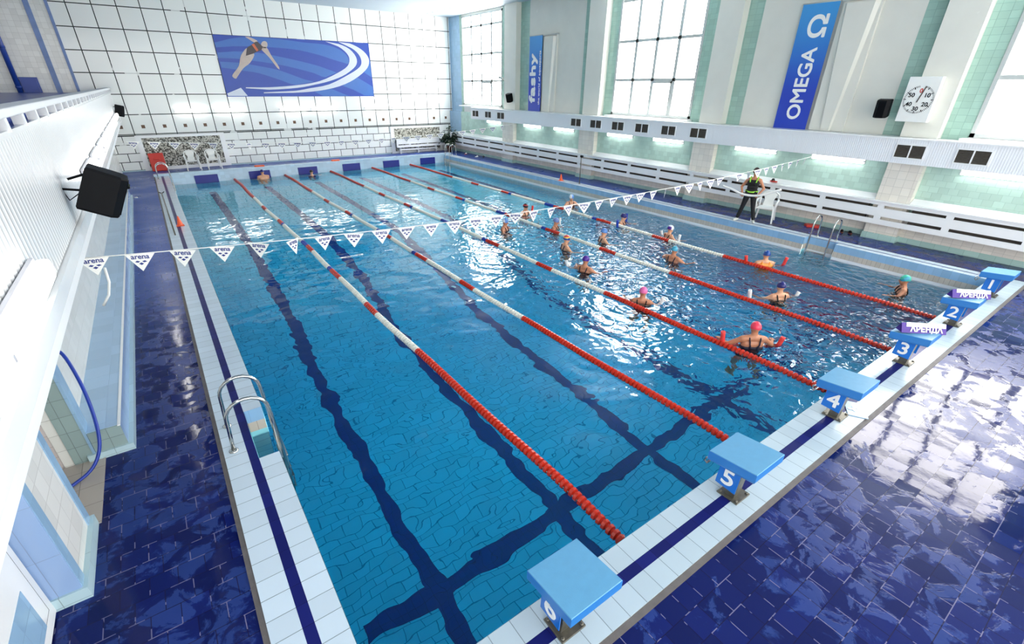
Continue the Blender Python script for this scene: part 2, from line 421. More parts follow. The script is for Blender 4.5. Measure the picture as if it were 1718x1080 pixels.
def remeshed(mb, voxel, name, m, parent, smooth=4):
    bmesh.ops.recalc_face_normals(mb.bm, faces=mb.bm.faces)
    me = bpy.data.meshes.new('tmp'); mb.bm.to_mesh(me); mb.bm.free()
    o = bpy.data.objects.new('tmp', me); COL.objects.link(o)
    r = o.modifiers.new('r', 'REMESH'); r.mode = 'VOXEL'; r.voxel_size = voxel; r.use_smooth_shade = True
    if smooth:
        k = o.modifiers.new('s', 'SMOOTH'); k.factor = .5; k.iterations = smooth
    dg = bpy.context.evaluated_depsgraph_get()
    n = bpy.data.meshes.new_from_object(o.evaluated_get(dg)); n.name = name
    bpy.data.objects.remove(o); bpy.data.meshes.remove(me)
    n.materials.clear(); n.materials.append(m)
    for p in n.polygons: p.use_smooth = True
    q = bpy.data.objects.new(name, n); COL.objects.link(q)
    if parent: q.parent = parent
    return q

# ------------------------------------------------------------------ the hall
XL, XR = -1.72, 15.82
def build_shell():
    # deck around the pool (slightly lower than the coping)
    f = MB(); z = -.02
    f.quad([(-2.6, -6, z), (16.1, -6, z), (16.1, -.57, z), (-2.6, -.57, z)])
    f.quad([(-2.6, -.57, z), (-.56, -.57, z), (-.56, 25.0, z), (-2.6, 25.0, z)])
    f.quad([(14.50, -.57, z), (16.1, -.57, z), (16.1, 25.0, z), (14.50, 25.0, z)])
    f.quad([(-2.6, 25.0, z), (-.56, 25.0, z), (-.56, YE, z), (-2.6, YE, z)])
    f.quad([(-.56, 25.3, z), (14.5, 25.3, z), (14.5, YE, z), (-.56, YE, z)])
    f.quad([(14.5, 25.0, z), (16.1, 25.0, z), (16.1, YE, z), (14.5, YE, z)])
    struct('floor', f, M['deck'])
    # copings
    c = MB()
    def strip_y(ya, yb, m, x0=0.0, x1=PW): c.box(x0, x1, ya, yb, -.06, 0, m)
    c.box(-.52, PW + .46, -.21, 0, -.2, 0, M['coping_white'])
    c.box(-.42, PW + .46, -.31, -.21, -.2, -.0005, M['stripe_blue'])
    c.box(-.52, PW + .46, -.52, -.31, -.2, 0, M['coping_white'])
    c.box(-.52, PW + .48, -.575, -.52, -.2, -.012, M['gutter'])
    struct('trim_1', c)
    c = MB()
    c.box(-.21, 0, 0, 3.05, -.2, 0, M['coping_white_l']); c.box(-.21, 0, 4.07, PL, -.2, 0, M['coping_white_l'])
    c.box(-.3, -.21, 0, PL, -.2, -.0005, M['stripe_blue'])
    c.box(-.52, -.3, 0, PL, -.2, 0, M['coping_white_l'])
    c.box(-.565, -.52, -.52, PL, -.2, -.012, M['gutter'])
    struct('trim_2', c)
    c = MB()
    c.box(PW, PW + .19, 0, 3.12, -.2, 0, M['coping_white_l']); c.box(PW, PW + .19, 3.92, PL, -.2, 0, M['coping_white_l'])
    c.box(PW + .19, PW + .25, 0, PL, -.2, -.004, M['stripe_blue'])
    c.box(PW + .25, PW + .46, 0, PL, -.2, 0, M['coping_white_l'])
    c.box(PW + .46, PW + .485, 0, PL, -.2, -.012, M['gutter'])
    struct('trim_3', c)
    c = MB()
    c.box(-.56, 14.5, PL, PL + .3, -.2, .09, M['far_face'])
    struct('trim_4', c)
    # basin: floor profile deep at the near end, shallow beyond 14 m
    b = MB(); prof = [(0, -3.95), (8.5, -3.95), (14.0, -1.75), (PL, -1.6)]
    for (ya, za), (yb, zb) in zip(prof, prof[1:]):
        b.quad([(0, ya, za), (PW, ya, za), (PW, yb, zb), (0, yb, zb)], M['pool_floor'])
    def zf(y):
        for (ya, za), (yb, zb) in zip(prof, prof[1:]):
            if ya <= y <= yb: return za + (zb - za) * (y - ya) / (yb - ya)
    side = [(0, 0)] + [(PL, 0)] + [(y, z) for y, z in prof[::-1]]
    def vwall(x, top):
        pts = [(x, y, z) for y, z in prof]
        b.quad([(x, 0, top), (x, PL, top)] + pts[::-1], M['pool_wall'])
    # left wall: tile bands above water, with the ladder recess
    zb1, zb2 = -.19, -.335
    def bands(x, y0, y1):
        x += .004 if x < 5 else -.004
        b.quad([(x, y0, -.0), (x, y1, -.0), (x, y1, zb1), (x, y0, zb1)], M['band_blue'])
        b.quad([(x, y0, zb1), (x, y1, zb1), (x, y1, zb2), (x, y0, zb2)], M['band_beige'])
        b.quad([(x, y0, zb2), (x, y1, zb2), (x, y1, -.5), (x, y0, -.5)], M['white_gloss'])
    for x, y0, y1, xr in ((0, 3.05, 4.07, -.21), (PW, 3.12, 3.92, PW + .19)):
        bands(x, 0, y0); bands(x, y1, PL); bands(xr, y0, y1)
        for yy in (y0, y1):
            yq = yy + (.004 if yy == y0 else -.004)
            for za, zb, mm in ((0, zb1, 'band_blue'), (zb1, zb2, 'band_beige'), (zb2, -1.6, 'pool_wall')):
                b.quad([(x, yq, za), (xr, yq, za), (xr, yq, zb), (x, yq, zb)], M[mm])
        b.quad([(xr, y0, -.5), (xr, y1, -.5), (xr, y1, -1.6), (xr, y0, -1.6)], M['pool_wall'])
        b.quad([(x, y0, -1.6), (xr, y0, -1.6), (xr, y1, -1.6), (x, y1, -1.6)], M['pool_wall'])
        # below water line the wall runs on, leaving the recess open
        b.quad([(x, 0, -.5), (x, y0, -.5), (x, y0, zf(y0)), (x, 0, zf(0))], M['pool_wall'])
        b.quad([(x, y0, -1.6), (x, y1, -1.6), (x, y1, zf(y1)), (x, y0, zf(y0))], M['pool_wall'])
        b.quad([(x, y1, -.5), (x, PL, -.5), (x, PL, zf(PL)), (x, 14.0, zf(14.0)), (x, 8.5, zf(8.5)), (x, y1, zf(y1))], M['pool_wall'])
    b.quad([(0, .003, 0), (PW, .003, 0), (PW, .003, -3.95), (0, .003, -3.95)], M['pool_wall'])
    b.quad([(0, PL - .003, 0.09), (PW, PL - .003, 0.09), (PW, PL - .003, -.5), (0, PL - .003, -.5)], M['far_face'])
    b.quad([(0, PL, -.5), (PW, PL, -.5), (PW, PL, -1.6), (0, PL, -1.6)], M['pool_wall'])
    # lane lines
    for xc in LANES:
        for (ya, yb) in ((0.02, 8.5), (8.5, 14.0), (14.0, 23.6)):
            b.quad([(xc - .14, ya, zf(ya) + .004), (xc + .14, ya, zf(ya) + .004), (xc + .14, yb, zf(yb) + .004), (xc - .14, yb, zf(yb) + .004)], M['lane_line'])
        b.quad([(xc - .14, .008, -1.2), (xc + .14, .008, -1.2), (xc + .14, .008, -3.95), (xc - .14, .008, -3.95)], M['lane_line'])
    b.quad([(.35, 2.15, -3.945), (PW - .35, 2.15, -3.945), (PW - .35, 2.43, -3.945), (.35, 2.43, -3.945)], M['lane_line'])
    tag(b.build('pool_basin', None, recalc=False), kind='structure')
    w = MB(); w.box(-.3, PW + .3, -.1, PL + .1, -4.2, WZ, None)
    struct('pool_water', w, M['water'])

    # far wall
    w = MB()
    w.box(-2.2, 16.1, YE, YE + .2, -.1, 7.3, M['far_wall'])
    w.box(-6.6, -2.2, YE, YE + .2, 3.2, 7.3, M['white_tile'])
    for k in range(-1, 21):     # brown mosaic squares
        xc = -1.2 + .835 * k
        if -1.3 < xc < 16 and abs(xc - 13.83) > .1: w.box(xc - .07, xc + .07, YE - .006, YE, 1.83, 1.97, M['brown_square'])
    w.box(-1.72, 11.6, YE - .02, YE, -.02, .03, M['kerb_tile'])
    struct('wall_far', w)
    # framed pebble panels
    for k, (x0, x1, z0, z1) in enumerate(((-.6, 2.62, .13, 1.41), (11.9, 15.0, .1, 1.38))):
        p = MB(); p.box(x0, x1, YE - .02, YE, z0, z1, M['pebble'])
        for q in ((x0 - .22, x1 + .22, z1, z1 + .12), (x0 - .22, x0, -.02, z1), (x1, x1 + .22, -.02, z1), (x0, x1, -.02, z0)):
            p.box(q[0], q[1], YE - .035, YE, q[2], q[3], M['white_gloss'])
        struct('trim_%d' % (5 + k), p)
    # blue strips, pipe and box of the gallery wall
    s = MB()
    for x0, x1 in ((-2.26, -2.16), (-2.92, -2.74)): s.box(x0, x1, YE - .03, YE, 3.25, 7.25, M['pale_blue_paint'])
    struct('trim_7', s)
    p = MB(); p.tube([(-4.05, YE - .12, 3.2), (-4.05, YE - .12, 7.2)], .09, M['blue_paint'], 14)
    for z in (3.5, 4.9, 6.3): p.lathe([(.105, z - .04), (.105, z + .04)], (-4.05, YE - .12, 0), M['blue_paint'], 14)
    tag(p.build('drain_pipe'), 'blue vertical pipe on gallery wall at upper left of the hall', 'pipe')
    p = MB(); p.box(-3.95, -3.38, YE - .12, YE, 3.25, 3.86, M['blue_paint'], bevel=.01); p.box(-3.9, -3.43, YE - .135, YE - .12, 3.3, 3.81, M['blue_paint'])
    tag(p.build('wall_box'), 'square blue box low on gallery wall beside the blue pipe', 'box')

    # left side: gallery parapet, beam, alcove wall, ledge, pier, near block
    w = MB()
    w.box(-1.2, -1.15, -3, YE, 2.33, 3.33, M['parapet'])
    w.box(-1.165, -1.13, -3, YE, 3.30, 3.345, M['white_gloss']); w.box(-1.32, -1.166, -3, YE, 3.30, 3.343, M['blue_paint'])
    w.box(-1.3, -1.11, -3, YE, 2.2, 2.32, M['white_gloss'])
    w.box(-6.6, -1.11, -3, YE, 2.12, 2.2, M['white_paint'])
    w.box(-6.6, -1.2, -3, YE, 3.2, 3.3, M['blue_paint'])
    w.box(-1.95, -1.76, 4.09, YE, -.02, 2.2, M['white_tile'])
    w.box(-1.76, XL, 20.4, YE, -.02, 2.2, M['white_tile'])
    w.box(-6.7, -6.6, -3, YE, 3.2, 7.3, M['white_tile'])
    # pier by the niche
    w.box(-1.865, -1.69, 4.08, 4.3, -.02, 2.2, M['sage_tile'])
    w.box(-1.69, -1.665, 4.075, 4.3, -.02, 2.2, M['sky_tile'])
    w.box(-2.3, -1.865, 4.1, 4.3, -.02, 2.2, M['pink_tile'])
    w.box(-2.4, -2.3, 2.9, 4.3, -.02, 2.2, M['white_tile'])
    w.box(-2.3, -1.6, 2.98, 4.09, -.03, -.01, M['grey_deck_tile'])
    # near block
    w.box(-2.6, -1.66, 2.15, 2.97, -.02, 2.2, M['white_tile'])
    for ya, yb in ((2.14, 2.26), (2.86, 2.975)): w.box(-1.67, -1.65, ya, yb, .1, 2.2, M['sky_tile'])
    w.box(-1.88, -1.655, 2.13, 2.15, .1, 2.2, M['ledge_side'])
    w.box(-1.88, -1.62, 2.11, 2.99, -.02, .1, M['kerb_tile'])
    w.box(-2.0, -1.87, -6, 2.14, -.02, 2.2, M['sky_tile'])
    w.box(-1.34, -1.3, -3, YE, 3.3, 3.46, M['blue_paint'])
    struct('wall_left', w)
    l = MB()
    l.box(-1.77, -1.38, 4.09, 20.4, -.02, .33, M['ledge_tile']); l.box(-1.38, -1.372, 4.09, 20.4, -.02, .325, M['ledge_side'])
    l.box(-1.66, -1.373, 4.07, 4.1, -.02, .325, M['sage_tile']); l.box(-1.74, -1.325, 4.05, 20.45, -.02, .065, M['kerb_tile'])
    l.box(-1.395, -1.368, 4.065, 20.4, .322, .334, M['white_gloss'])
    struct('baseboard_left', l)
    d = MB()
    d.box(-1.87, -1.845, -1.4, 2.11, .0, 2.2, M['white_paint']); d.box(-1.847, -1.838, .3, 2.02, .12, 2.1, M['black'])
    d.box(-1.842, -1.83, .32, 2.0, .14, 2.08, M['white_gloss'], bevel=.004)
    d.box(-1.832, -1.826, .32, 1.85, .14, .55, M['sky_tile'])
    struct('door_1', d)
    # right side
    w = MB()
    X1 = 16.0
    wins = [(21.7, 25.8), (9.7, 13.6), (-2.2, 1.8)]
    w.box(XR, XR + .3, -6, 25.9, -.1, 2.3, M['green_tile'])
    w.box(XR, XR + .3, 25.9, YE, -.1, 2.3, M['sky_tile'])
    w.box(XR - .004, XR, -6, YE, .12, .55, M['cream_tile'])
    w.box(XR - .012, XR, -6, YE, -.02, .12, M['skirt_green'])
    zt, z0 = 7.3, 2.3
    segs = [(25.8, 26.05, 'strip_green'), (26.05, YE, 'sky_tile'), (21.3, 21.7, 'strip_green'), (19.4, 20.2, 'strip_green'), (15.55, 19.4, 'panel_wall'), (15.0, 15.55, 'strip_green'),
            (13.6, 14.2, 'strip_green'), (9.05, 9.7, 'strip_green'), (7.76, 8.4, 'strip_green'), (3.6, 7.76, 'panel_wall'), (3.0, 3.6, 'strip_green'), (1.8, 2.4, 'strip_green'), (-3.2, -2.2, 'strip_green'), (-6, -3.2, 'panel_wall'),
            (20.2, 21.3, 'panel_wall'), (14.2, 15.0, 'panel_wall'), (8.4, 9.05, 'panel_wall'), (2.4, 3.0, 'panel_wall')]
    for a, b_, m in segs: w.box(X1, X1 + .35, a, b_, z0, zt, M[m])
    for a, b_ in wins: w.box(X1, X1 + .35, a, b_, z0, 2.68, M['white_gloss']); w.box(X1, X1 + .35, a, b_, 7.16, zt, M['panel_wall'])
    for a, b_ in ((20.1, 21.1), (14.08, 15.04), (8.25, 9.1), (2.32, 3.1), (-3.7, -2.9)):
        w.box(15.7, X1, a, b_, 2.61, zt, M['panel_wall'])
        w.box(15.6, XR, a, b_, .14, 1.995, M['cream_tile']); w.box(15.56, XR, a - .02, b_ + .02, -.02, .14, M['skirt_green'])
    struct('wall_right', w)
    for k, (a, b_) in enumerate(wins):
        root = MB()
        zs, zt2 = 2.68, 7.16
        fw = .07
        root.box(X1 - .02, X1 + .06, a, a + .09, zs, zt2); root.box(X1 - .02, X1 + .06, b_ - .09, b_, zs, zt2)
        root.box(X1 - .02, X1 + .06, a, b_, zs, zs + .09); root.box(X1 - .02, X1 + .06, a, b_, zt2 - .08, zt2)
        n = 4
        for i in range(1, n):
            y = a + (b_ - a) * i / n; root.box(X1, X1 + .06, y - .065, y + .065, zs, zt2)
        for z in (3.95, 5.27, 6.6): root.box(X1, X1 + .06, a, b_, z - .05, z + .05)
        y = a + (b_ - a) / n
        root.box(X1 - .01, X1 + .05, y + .05, y + 1.0, 3.83, 3.91); root.box(X1 - .01, X1 + .05, y + .05, y + .12, zs + .09, 3.9)
        fr = tag(root.build('window_%d' % (k + 1), M['frame_white']), kind='structure')
        p = MB(); p.box(X1 + .03, X1 + .04, a + .02, b_ - .02, zs + .02, zt2 - .02); p.build('window_pane', M['daylight'], fr)
        s = MB(); s.box(X1 - .3, X1 - .02, a - .1, b_ + .1, 2.6, 2.66); s.build('window_sill', M['white_gloss'], fr)
    # ceiling
    c = MB(); c.box(-6.7, 16.4, -6, YE + .2, 7.25, 7.4)
    for k in range(40): c.box(14.2, 14.32, 1.0 + k * .65, 1.3 + k * .65, 7.235, 7.25)
    struct('ceiling', c, M['ceiling'])
build_shell()

def build_right_side():
    d = MB()
    d.box(15.4, 15.815, -6, 24.05, 2.0, 2.57, M['duct']); d.box(15.36, 15.99, -6, 24.07, 2.57, 2.605, M['white_gloss'])
    tag(d.build('air_duct'), 'long white boxed air duct running under the tall windows', 'duct')
    # grilles
    ys = [(23.83, 23.2), (22.5, 21.9), (21.29, 20.64), (15.39, 14.76), (14.16, 13.53), (12.9, 12.28), (11.66, 11.04), (10.4, 9.8), (9.15, 8.53), (2.98, 2.38), (1.745, 1.147)]
    names = ['air vent nearest the far corner, below the first window', 'second air vent from the far corner, below the first window', 'third air vent from the far corner, below the small speaker',
             'air vent left of the second tall window, near a pilaster', 'air vent under left jamb of the second tall window', 'first air vent fully below the second tall window', 'middle air vent below the second tall window',
             'last air vent below the second tall window', 'air vent below the pilaster right of second window', 'air vent below the pace clock, left one of two', 'air vent below the nearest window at right picture edge']
    for (b, a), nm in zip(ys, names):
        t = thing('air_vent', 'dark louvred ' + nm, 'vent', (15.4, (a + b) / 2, 2.295), 0, 'louvred vents along the white duct')
        w = (b - a) / 2; h = .145
        f = MB()
        f.box(-.02, 0, -w - .03, -w, -h - .03, h + .03); f.box(-.02, 0, w, w + .03, -h - .03, h + .03)
        f.box(-.02, 0, -w, w, h, h + .03); f.box(-.02, 0, -w, w, -h - .03, -h); f.box(-.02, 0, -.015, .015, -h, h)
        f.build('frame', M['white_paint'], t)
        for s in (-1, 1):
            g = MB(); y0, y1 = (.015, w) if s > 0 else (-w, -.015)
            g.box(-.003, 0, y0, y1, -h, h, M['dark_slot'])
            for k in range(9):
                z = -h + (k + .5) * 2 * h / 9
                g.quad([(-.004, y0, z - .012), (-.004, y1, z - .012), (-.018, y1, z + .006), (-.018, y0, z + .006)], M['old_steel'])
            g.build('louvre', None, t, recalc=False)
    # tube lamps under the duct
    def lamp(root_name, label, loc, L, face, group):
        t = thing(root_name, label, 'lamp', loc, 0, group)
        h, dp = .15, .11
        b = MB(); d = MB()
        ax = {'-X': (-1, 0), '-Y': (0, -1), '+X': (1, 0)}[face]
        def bx(mb, d0, d1, l, z0, z1, bev):
            if face == '-Y': mb.box(-l, l, -d1, -d0, z0, z1, bevel=bev)
            elif face == '-X': mb.box(-d1, -d0, -l, l, z0, z1, bevel=bev)
            else: mb.box(d0, d1, -l, l, z0, z1, bevel=bev)
        bx(b, 0, .03, L / 2 + .02, -h / 2, h / 2, .004); bx(d, .03, dp, L / 2, -h / 2 + .01, h / 2 - .01, .02)
        b.build('housing', M['lamp_body'], t); d.build('diffuser', M['lamp'], t)
        for s in (-1, 1):
            e = MB()
            if face == '-Y': e.box(s * L / 2 - .015, s * L / 2 + .015, -dp - .004, 0, -.02, .02)
            else:
                q = 1 if face == '+X' else -1
                e.box(min(0, q * (dp + .004)), max(0, q * (dp + .004)), s * L / 2 - .015, s * L / 2 + .015, -.02, .02)
            e.build('clip', M['lamp_body'], t)
        return t
    for (a, b), nm in zip([(21.5, 22.8), (18.0, 19.33), (15.6, 16.93), (12.1, 13.42), (9.66, 10.98), (6.2, 7.55), (3.72, 5.08), (.1, 1.6)],
                         ['first from the far corner', 'second from the far corner, above the slatted cover', 'third from the far corner, left of the thin post', 'fourth from the far corner', 'fifth from the far corner', 'just left of the instructor',
                          'right of the instructor where the near flags end', 'nearest, at the right picture edge']):
        lamp('wall_lamp', 'lit tube lamp under white duct, ' + nm, (XR - .01, (a + b) / 2, 1.92), b - a, '-X', 'tube lamps under the right-hand duct')
    for (a, b), nm in zip([(1.05, 2.37), (2.7, 4.05), (5.7, 7.05), (7.3, 8.62), (10.28, 11.65), (11.95, 13.3)],
                         ['leftmost, left of the mural', 'second from left, under left mural edge', 'third from left, under mural middle', 'fourth from left, under mural middle', 'fifth from left, under the right mural edge', 'rightmost, right of the mural']):
        lamp('wall_lamp', 'lit tube lamp on far tiled wall, ' + nm, ((a + b) / 2, YE - .005, 2.54), b - a, '-Y', 'tube lamps on the far wall')
    ordn = ['nearest, at the left picture edge', 'second nearest, its whole box facing the camera', 'first beyond the big black speaker', 'second beyond the big black speaker', 'third beyond the big black speaker', 'fourth beyond the big speaker', 'fifth beyond the big speaker',
            'sixth beyond the big speaker', 'seventh beyond the big speaker', 'eighth beyond the big speaker', 'last, below the small far speaker']
    for y, nm in zip([-.13, 1.77, 7.7, 9.6, 11.5, 13.4, 15.3, 17.2, 19.1, 21.0, 22.9], ordn):
        lamp('wall_lamp', 'lit tube lamp on left gallery front, ' + nm, (-1.14, y, 2.56), 1.48, '+X', 'tube lamps along the left gallery')
    # slatted radiator cover
    t = thing('radiator_cover', 'long white slatted radiator cover along the right wall', 'cover', (15.45, 0, 0))
    f = MB(); y0, y1 = -5.5, 26.6
    for za, zb in ((.41, .545), (.622, .845), (.917, 1.0)): f.box(0, .03, y0, y1, za, zb)
    k = -12
    while True:
        yc = 13.295 + 1.49 * k
        if yc > 26.4: break
        if yc > y0: f.box(.001, .029, yc - .075, yc + .075, .545, .917)
        k += 1
    f.build('front_panel', M['white_paint'], t)
    s = MB()
    pil = [(-3.7, -2.9), (2.32, 3.1), (8.25, 9.1), (14.08, 15.04), (20.1, 21.1)]
    s.box(-.03, .14, y0, y1, 1.0, 1.025); s.build('sill', M['white_gloss'], t)
    ends = [y0] + [v for q in pil for v in q] + [y1]
    for a, b in zip(ends[0::2], ends[1::2]):
        a = a + .01; b = b - .01
        q = MB(); q.poly([(.14, a, 1.0), (.36, a, 1.13), (.36, a, 1.145), (.14, a, 1.025)], (0, b - a, 0)); q.build('sloping_sill', M['white_gloss'], t)
        q = MB(); q.box(.2, .3, a + .1, b - .1, .46, .92); q.build('radiator', M['dark_slot'], t)
    # the cover in front of the right-hand pebble panel
    t = thing('radiator_cover', 'short white slatted cover on far wall before the right pebble panel', 'cover', (11.85, 26.88, 0))
    f = MB(); L = 3.58
    for za, zb in ((.34, .47), (.52, .79)): f.box(0, L, 0, .03, za, zb)
    for xc in (.04, .85, 2.05, 3.1, 3.54): f.box(xc - .06, xc + .06, .001, .029, .47, .52)
    f.build('front_panel', M['white_paint'], t)
    s = MB(); s.box(-.02, L, -.02, .35, .79, .815); s.build('sill', M['white_gloss'], t)
    k = MB(); k.box(.2, 2.75, .05, .08, .17, .25)
    for x in (.25, 1.4, 2.65, 3.3): k.box(x, x + .06, .08, .3, -.02, .4)
    k.build('rail', M['white_paint'], t)
    # tapered white uplighter columns and boxed pier behind the banners
    for y0, y1, nm in ((17.25, 18.2, 'right of the far blue banner'), (4.55, 5.5, 'right of the near blue banner')):
        t = thing('wall_light_column', 'white tapered light column on the upper wall, ' + nm, 'light', (16.0, (y0 + y1) / 2, 2.61))
        b = MB(); b.box(-.09, 0, -.47, .47, 0, 3.15, bevel=.006); b.build('backing', M['panel_wall'], t)
        c = MB(); c.rings([[( -.09 - .0 , -w, z), (-.09 - d, -w * .8, z), (-.09 - d, w * .8, z), (-.09, w, z)] for z, w, d in ((.0, .13, .06), (.2, .15, .07), (1.8, .3, .10), (3.1, .42, .11))], M['panel_wall'], smooth=False)
        c.build('cone', None, t)
        q = MB(); q.box(-.13, 0, -.5, .5, 3.15, 3.2); q.build('cap', M['frame_white'], t)
    # banners
    def banner(label, yc, w, z0, z1, parts):
        t = thing('banner', label, 'banner', (15.9, yc, z0))
        b = MB(); b.box(-.012, 0, -w / 2, w / 2, 0, z1 - z0); b.build('cloth', M['banner'], t)
        r = MB()
        for z in (0, z1 - z0): r.tube([(-.006, -w / 2 - .01, z), (-.006, w / 2 + .01, z)], .016, None, 8)
        r.build('rod', M['frame_white'], t)
        for body, y, z, fit, fat, sp, nm in parts:
            text_obj(nm, body, .5, M['print_white'], t, (0, 0, 1), (0, 1, 0), (-.015, y, z), fit=fit, fat=fat, spacing=sp)
    banner('tall blue banner with white capital letters and horseshoe-like symbol', 6.06, .97, 2.545, 5.8, [('OMEGA', -.02, 1.255, (1.87, .4), .012, 1.0, 'lettering'), ('\u03a9', -.05, 2.70, (.56, .52), .016, 1.0, 'symbol')])
    banner('tall blue banner with bold lowercase letters, near the far small speaker', 18.75, .97, 2.56, 5.81, [('fashy', .11, 1.47, (2.15, .62), .035, 1.08, 'lettering'), ('the world of aquasports', -.37, 1.48, (2.3, .17), .006, 1.05, 'small_lettering')])
    # pace clock
    t = thing('pace_clock', 'square white pace clock with black second marks and red zero', 'clock', (15.5, 2.94, 3.47))
    b = MB(); b.box(0, .2, -.33, .33, -.5, .5, bevel=.008); b.build('case', M['white_plastic'], t)
    mk = MB()
    for k in range(60):
        a = 2 * PI * k / 60; r0, r1 = (.25, .31); c, s = math.cos(a), math.sin(a); wd = .009 if k % 5 == 0 else .005
        if k in (59, 0, 1): continue
        sx = 1.0; u = Vector((0, -s * sx, c)); n = Vector((0, c, s)) * wd
        mk.poly([u * (r0 if k % 5 == 0 else .27) * 1.02 - n + Vector((-.004, 0, 0)), u * r1 - n + Vector((-.004, 0, 0)), u * r1 + n + Vector((-.004, 0, 0)), u * (r0 if k % 5 == 0 else .27) * 1.02 + n + Vector((-.004, 0, 0))], (.003, 0, 0))
    mk.build('second_marks', M['black'], t)
    for k, v in enumerate(('60', '10', '20', '30', '40', '50')):
        a = 2 * PI * k / 6; text_obj('numeral', v if k else '0', .13, M['red'] if k == 0 else M['black'], t, (0, -1, 0), (0, 0, 1), (-.004, -.19 * math.sin(a), .2 * math.cos(a)), depth=.003, bold=.003)
    hd = MB(); hd.box(-.012, -.006, -.012, .012, -.06, .3, M4=Euler((-.0, 0, 0)).to_matrix().to_4x4() @ Matrix.Rotation(math.radians(14), 4, 'X')); hd.build('hand', M['dark_slot'], t)
build_right_side()

def build_gallery():
    t = thing('gallery_railing', 'low white railing along the top of the left gallery front', 'railing', (-1.17, 0, 3.3))
    h = MB(); h.box(-.11, .08, -3, 26.9, .135, .2, bevel=.01); h.build('handrail', M['white_paint'], t)
    k = 0; y = -2.6
    while y < 26.6:
        b = MB(); b.box(-.03, .05, y - .05, y + .05, .03, .14); b.build('baluster', M['white_paint'], t); y += .78
    # mural
    mu = {'bandA':[(3.37,5.39),(4.05,5.57),(4.94,5.7),(6.31,5.68),(7.5,5.59),(8.51,5.55),(9.21,5.38),(9.61,5.11),(9.7,4.83),(9.65,4.69),(8.91,4.86),(8.16,5.06),(7.18,5.24),(6.23,5.3),(5.3,5.31),(4.19,5.28),(3.43,5.2)],'bandB':[(3.42,4.99),(4.14,5.07),(5.25,5.05),(6.15,4.92),(7.09,4.76),(8.07,4.55),(8.96,4.27),(8.3,4.04),(7.75,4.22),(7.02,4.39),(6.08,4.57),(4.72,4.72),(4.07,4.77),(3.43,4.77)],'bandC':[(3.45,4.62),(4.25,4.6),(5.12,4.48),(6.03,4.32),(7.19,3.93),(7.68,3.82),(6.73,3.67),(5.94,3.9),(5.05,4.17),(4.39,4.26),(3.75,4.34),(3.46,4.37)],'bandD':[(9.16,3.65),(10.06,4.05),(10.49,3.83),(10.88,3.61),(10.88,3.16),(10.34,3.17),(9.75,3.45)],'bandE':[(7.6,3.35),(8.48,3.52),(9.42,3.15),(8.04,3.15)],'bandF':[(10.74,4.77),(10.88,5.07),(10.88,4.08),(10.47,4.32)],'arc1':[(8.58,5.69),(9.25,5.61),(9.81,5.4),(10.12,5.04),(10.1,4.7),(9.78,4.41),(9.23,4.11),(8.48,3.86),(7.66,3.68),(6.76,3.53),(5.36,3.44),(4.31,3.5),(4.32,3.54),(5.39,3.55),(6.73,3.65),(7.95,3.85),(8.98,4.25),(9.58,4.59),(9.74,4.93),(9.62,5.21),(9.23,5.49)],'arc2':[(9.27,5.7),(9.85,5.66),(10.43,5.43),(10.78,5.11),(10.82,4.77),(10.57,4.42),(9.88,3.97),(8.99,3.62),(7.87,3.4),(6.56,3.3),(5.09,3.28),(5.1,3.32),(6.58,3.39),(7.37,3.51),(8.46,3.71),(9.63,4.21),(10.25,4.56),(10.4,4.86),(10.28,5.18),(9.93,5.45)],'plat':[(3.43,3.27),(4.09,3.52),(4.32,3.16),(3.44,3.16)],'legs':[(4.75,5.23),(4.5,5.01),(4.36,4.8),(4.21,4.45),(3.87,4.1),(3.84,3.98),(3.96,3.91),(4.07,4.02),(4.4,4.37),(4.74,4.6),(5.02,4.95),(5.01,5.2)],'suit':[(4.75,5.23),(4.63,4.9),(4.99,5.01),(5.14,5.08),(5.37,5.16),(5.49,5.31),(5.3,5.51),(5.14,5.48),(5.0,5.37)],'stripe':[(4.99,5.39),(5.11,5.43),(5.25,5.16),(5.16,5.1)],'arm1':[(4.77,5.69),(4.94,5.7),(5.27,5.57),(5.3,5.49),(5.14,5.47),(4.88,5.63)],'arm2':[(5.46,5.28),(5.66,5.28),(5.79,4.97),(6.06,4.46),(6.06,4.35),(5.97,4.41),(5.67,4.88),(5.41,5.17)],'head':[(5.61,5.56),(5.71,5.51),(5.71,5.38),(5.62,5.27),(5.48,5.28),(5.42,5.39),(5.49,5.51)]}
    Y = YE - .03
    t = thing('mural', 'wide blue mural of a diver with white curved stripes on far wall', 'mural', (0, 0, 0))
    b = MB(); b.box(3.4, 10.9, Y, YE, 3.13, 5.72); b.build('panel', M['mur_base'], t)
    def pr(name, keys, m, k):
        p = MB()
        for q in keys:
            pts = mu[q]
            if q not in ('plat', 'stripe', 'bandE', 'bandD', 'bandF'):
                n = len(pts); sm = []
                for i in range(n):
                    a, b_, c, d = (Vector(pts[(i + j) % n]) for j in (-1, 0, 1, 2))
                    sharp = (b_ - a).normalized().dot((c - b_).normalized()) < .2 or (c - b_).normalized().dot((d - c).normalized()) < .2
                    sm.append(tuple(b_))
                    if not sharp:
                        for u in (.33, .67):
                            sm.append(tuple(.5 * (2 * b_ + (c - a) * u + (2 * a - 5 * b_ + 4 * c - d) * u * u + (3 * b_ - a - 3 * c + d) * u ** 3)))
                mu_q = sm
            else: mu_q = pts
            p.poly([(max(3.4, min(10.9, x)), Y - .004 * k, max(3.135, min(5.715, z))) for x, z in mu_q], (0, .003, 0))
        return p.build(name, m, t)
    pr('band_print', ('bandA', 'bandB', 'bandC', 'bandD', 'bandE', 'bandF'), M['mur_band'], 1)
    pr('arc_print', ('arc1', 'arc2', 'plat'), M['mur_arc'], 2)
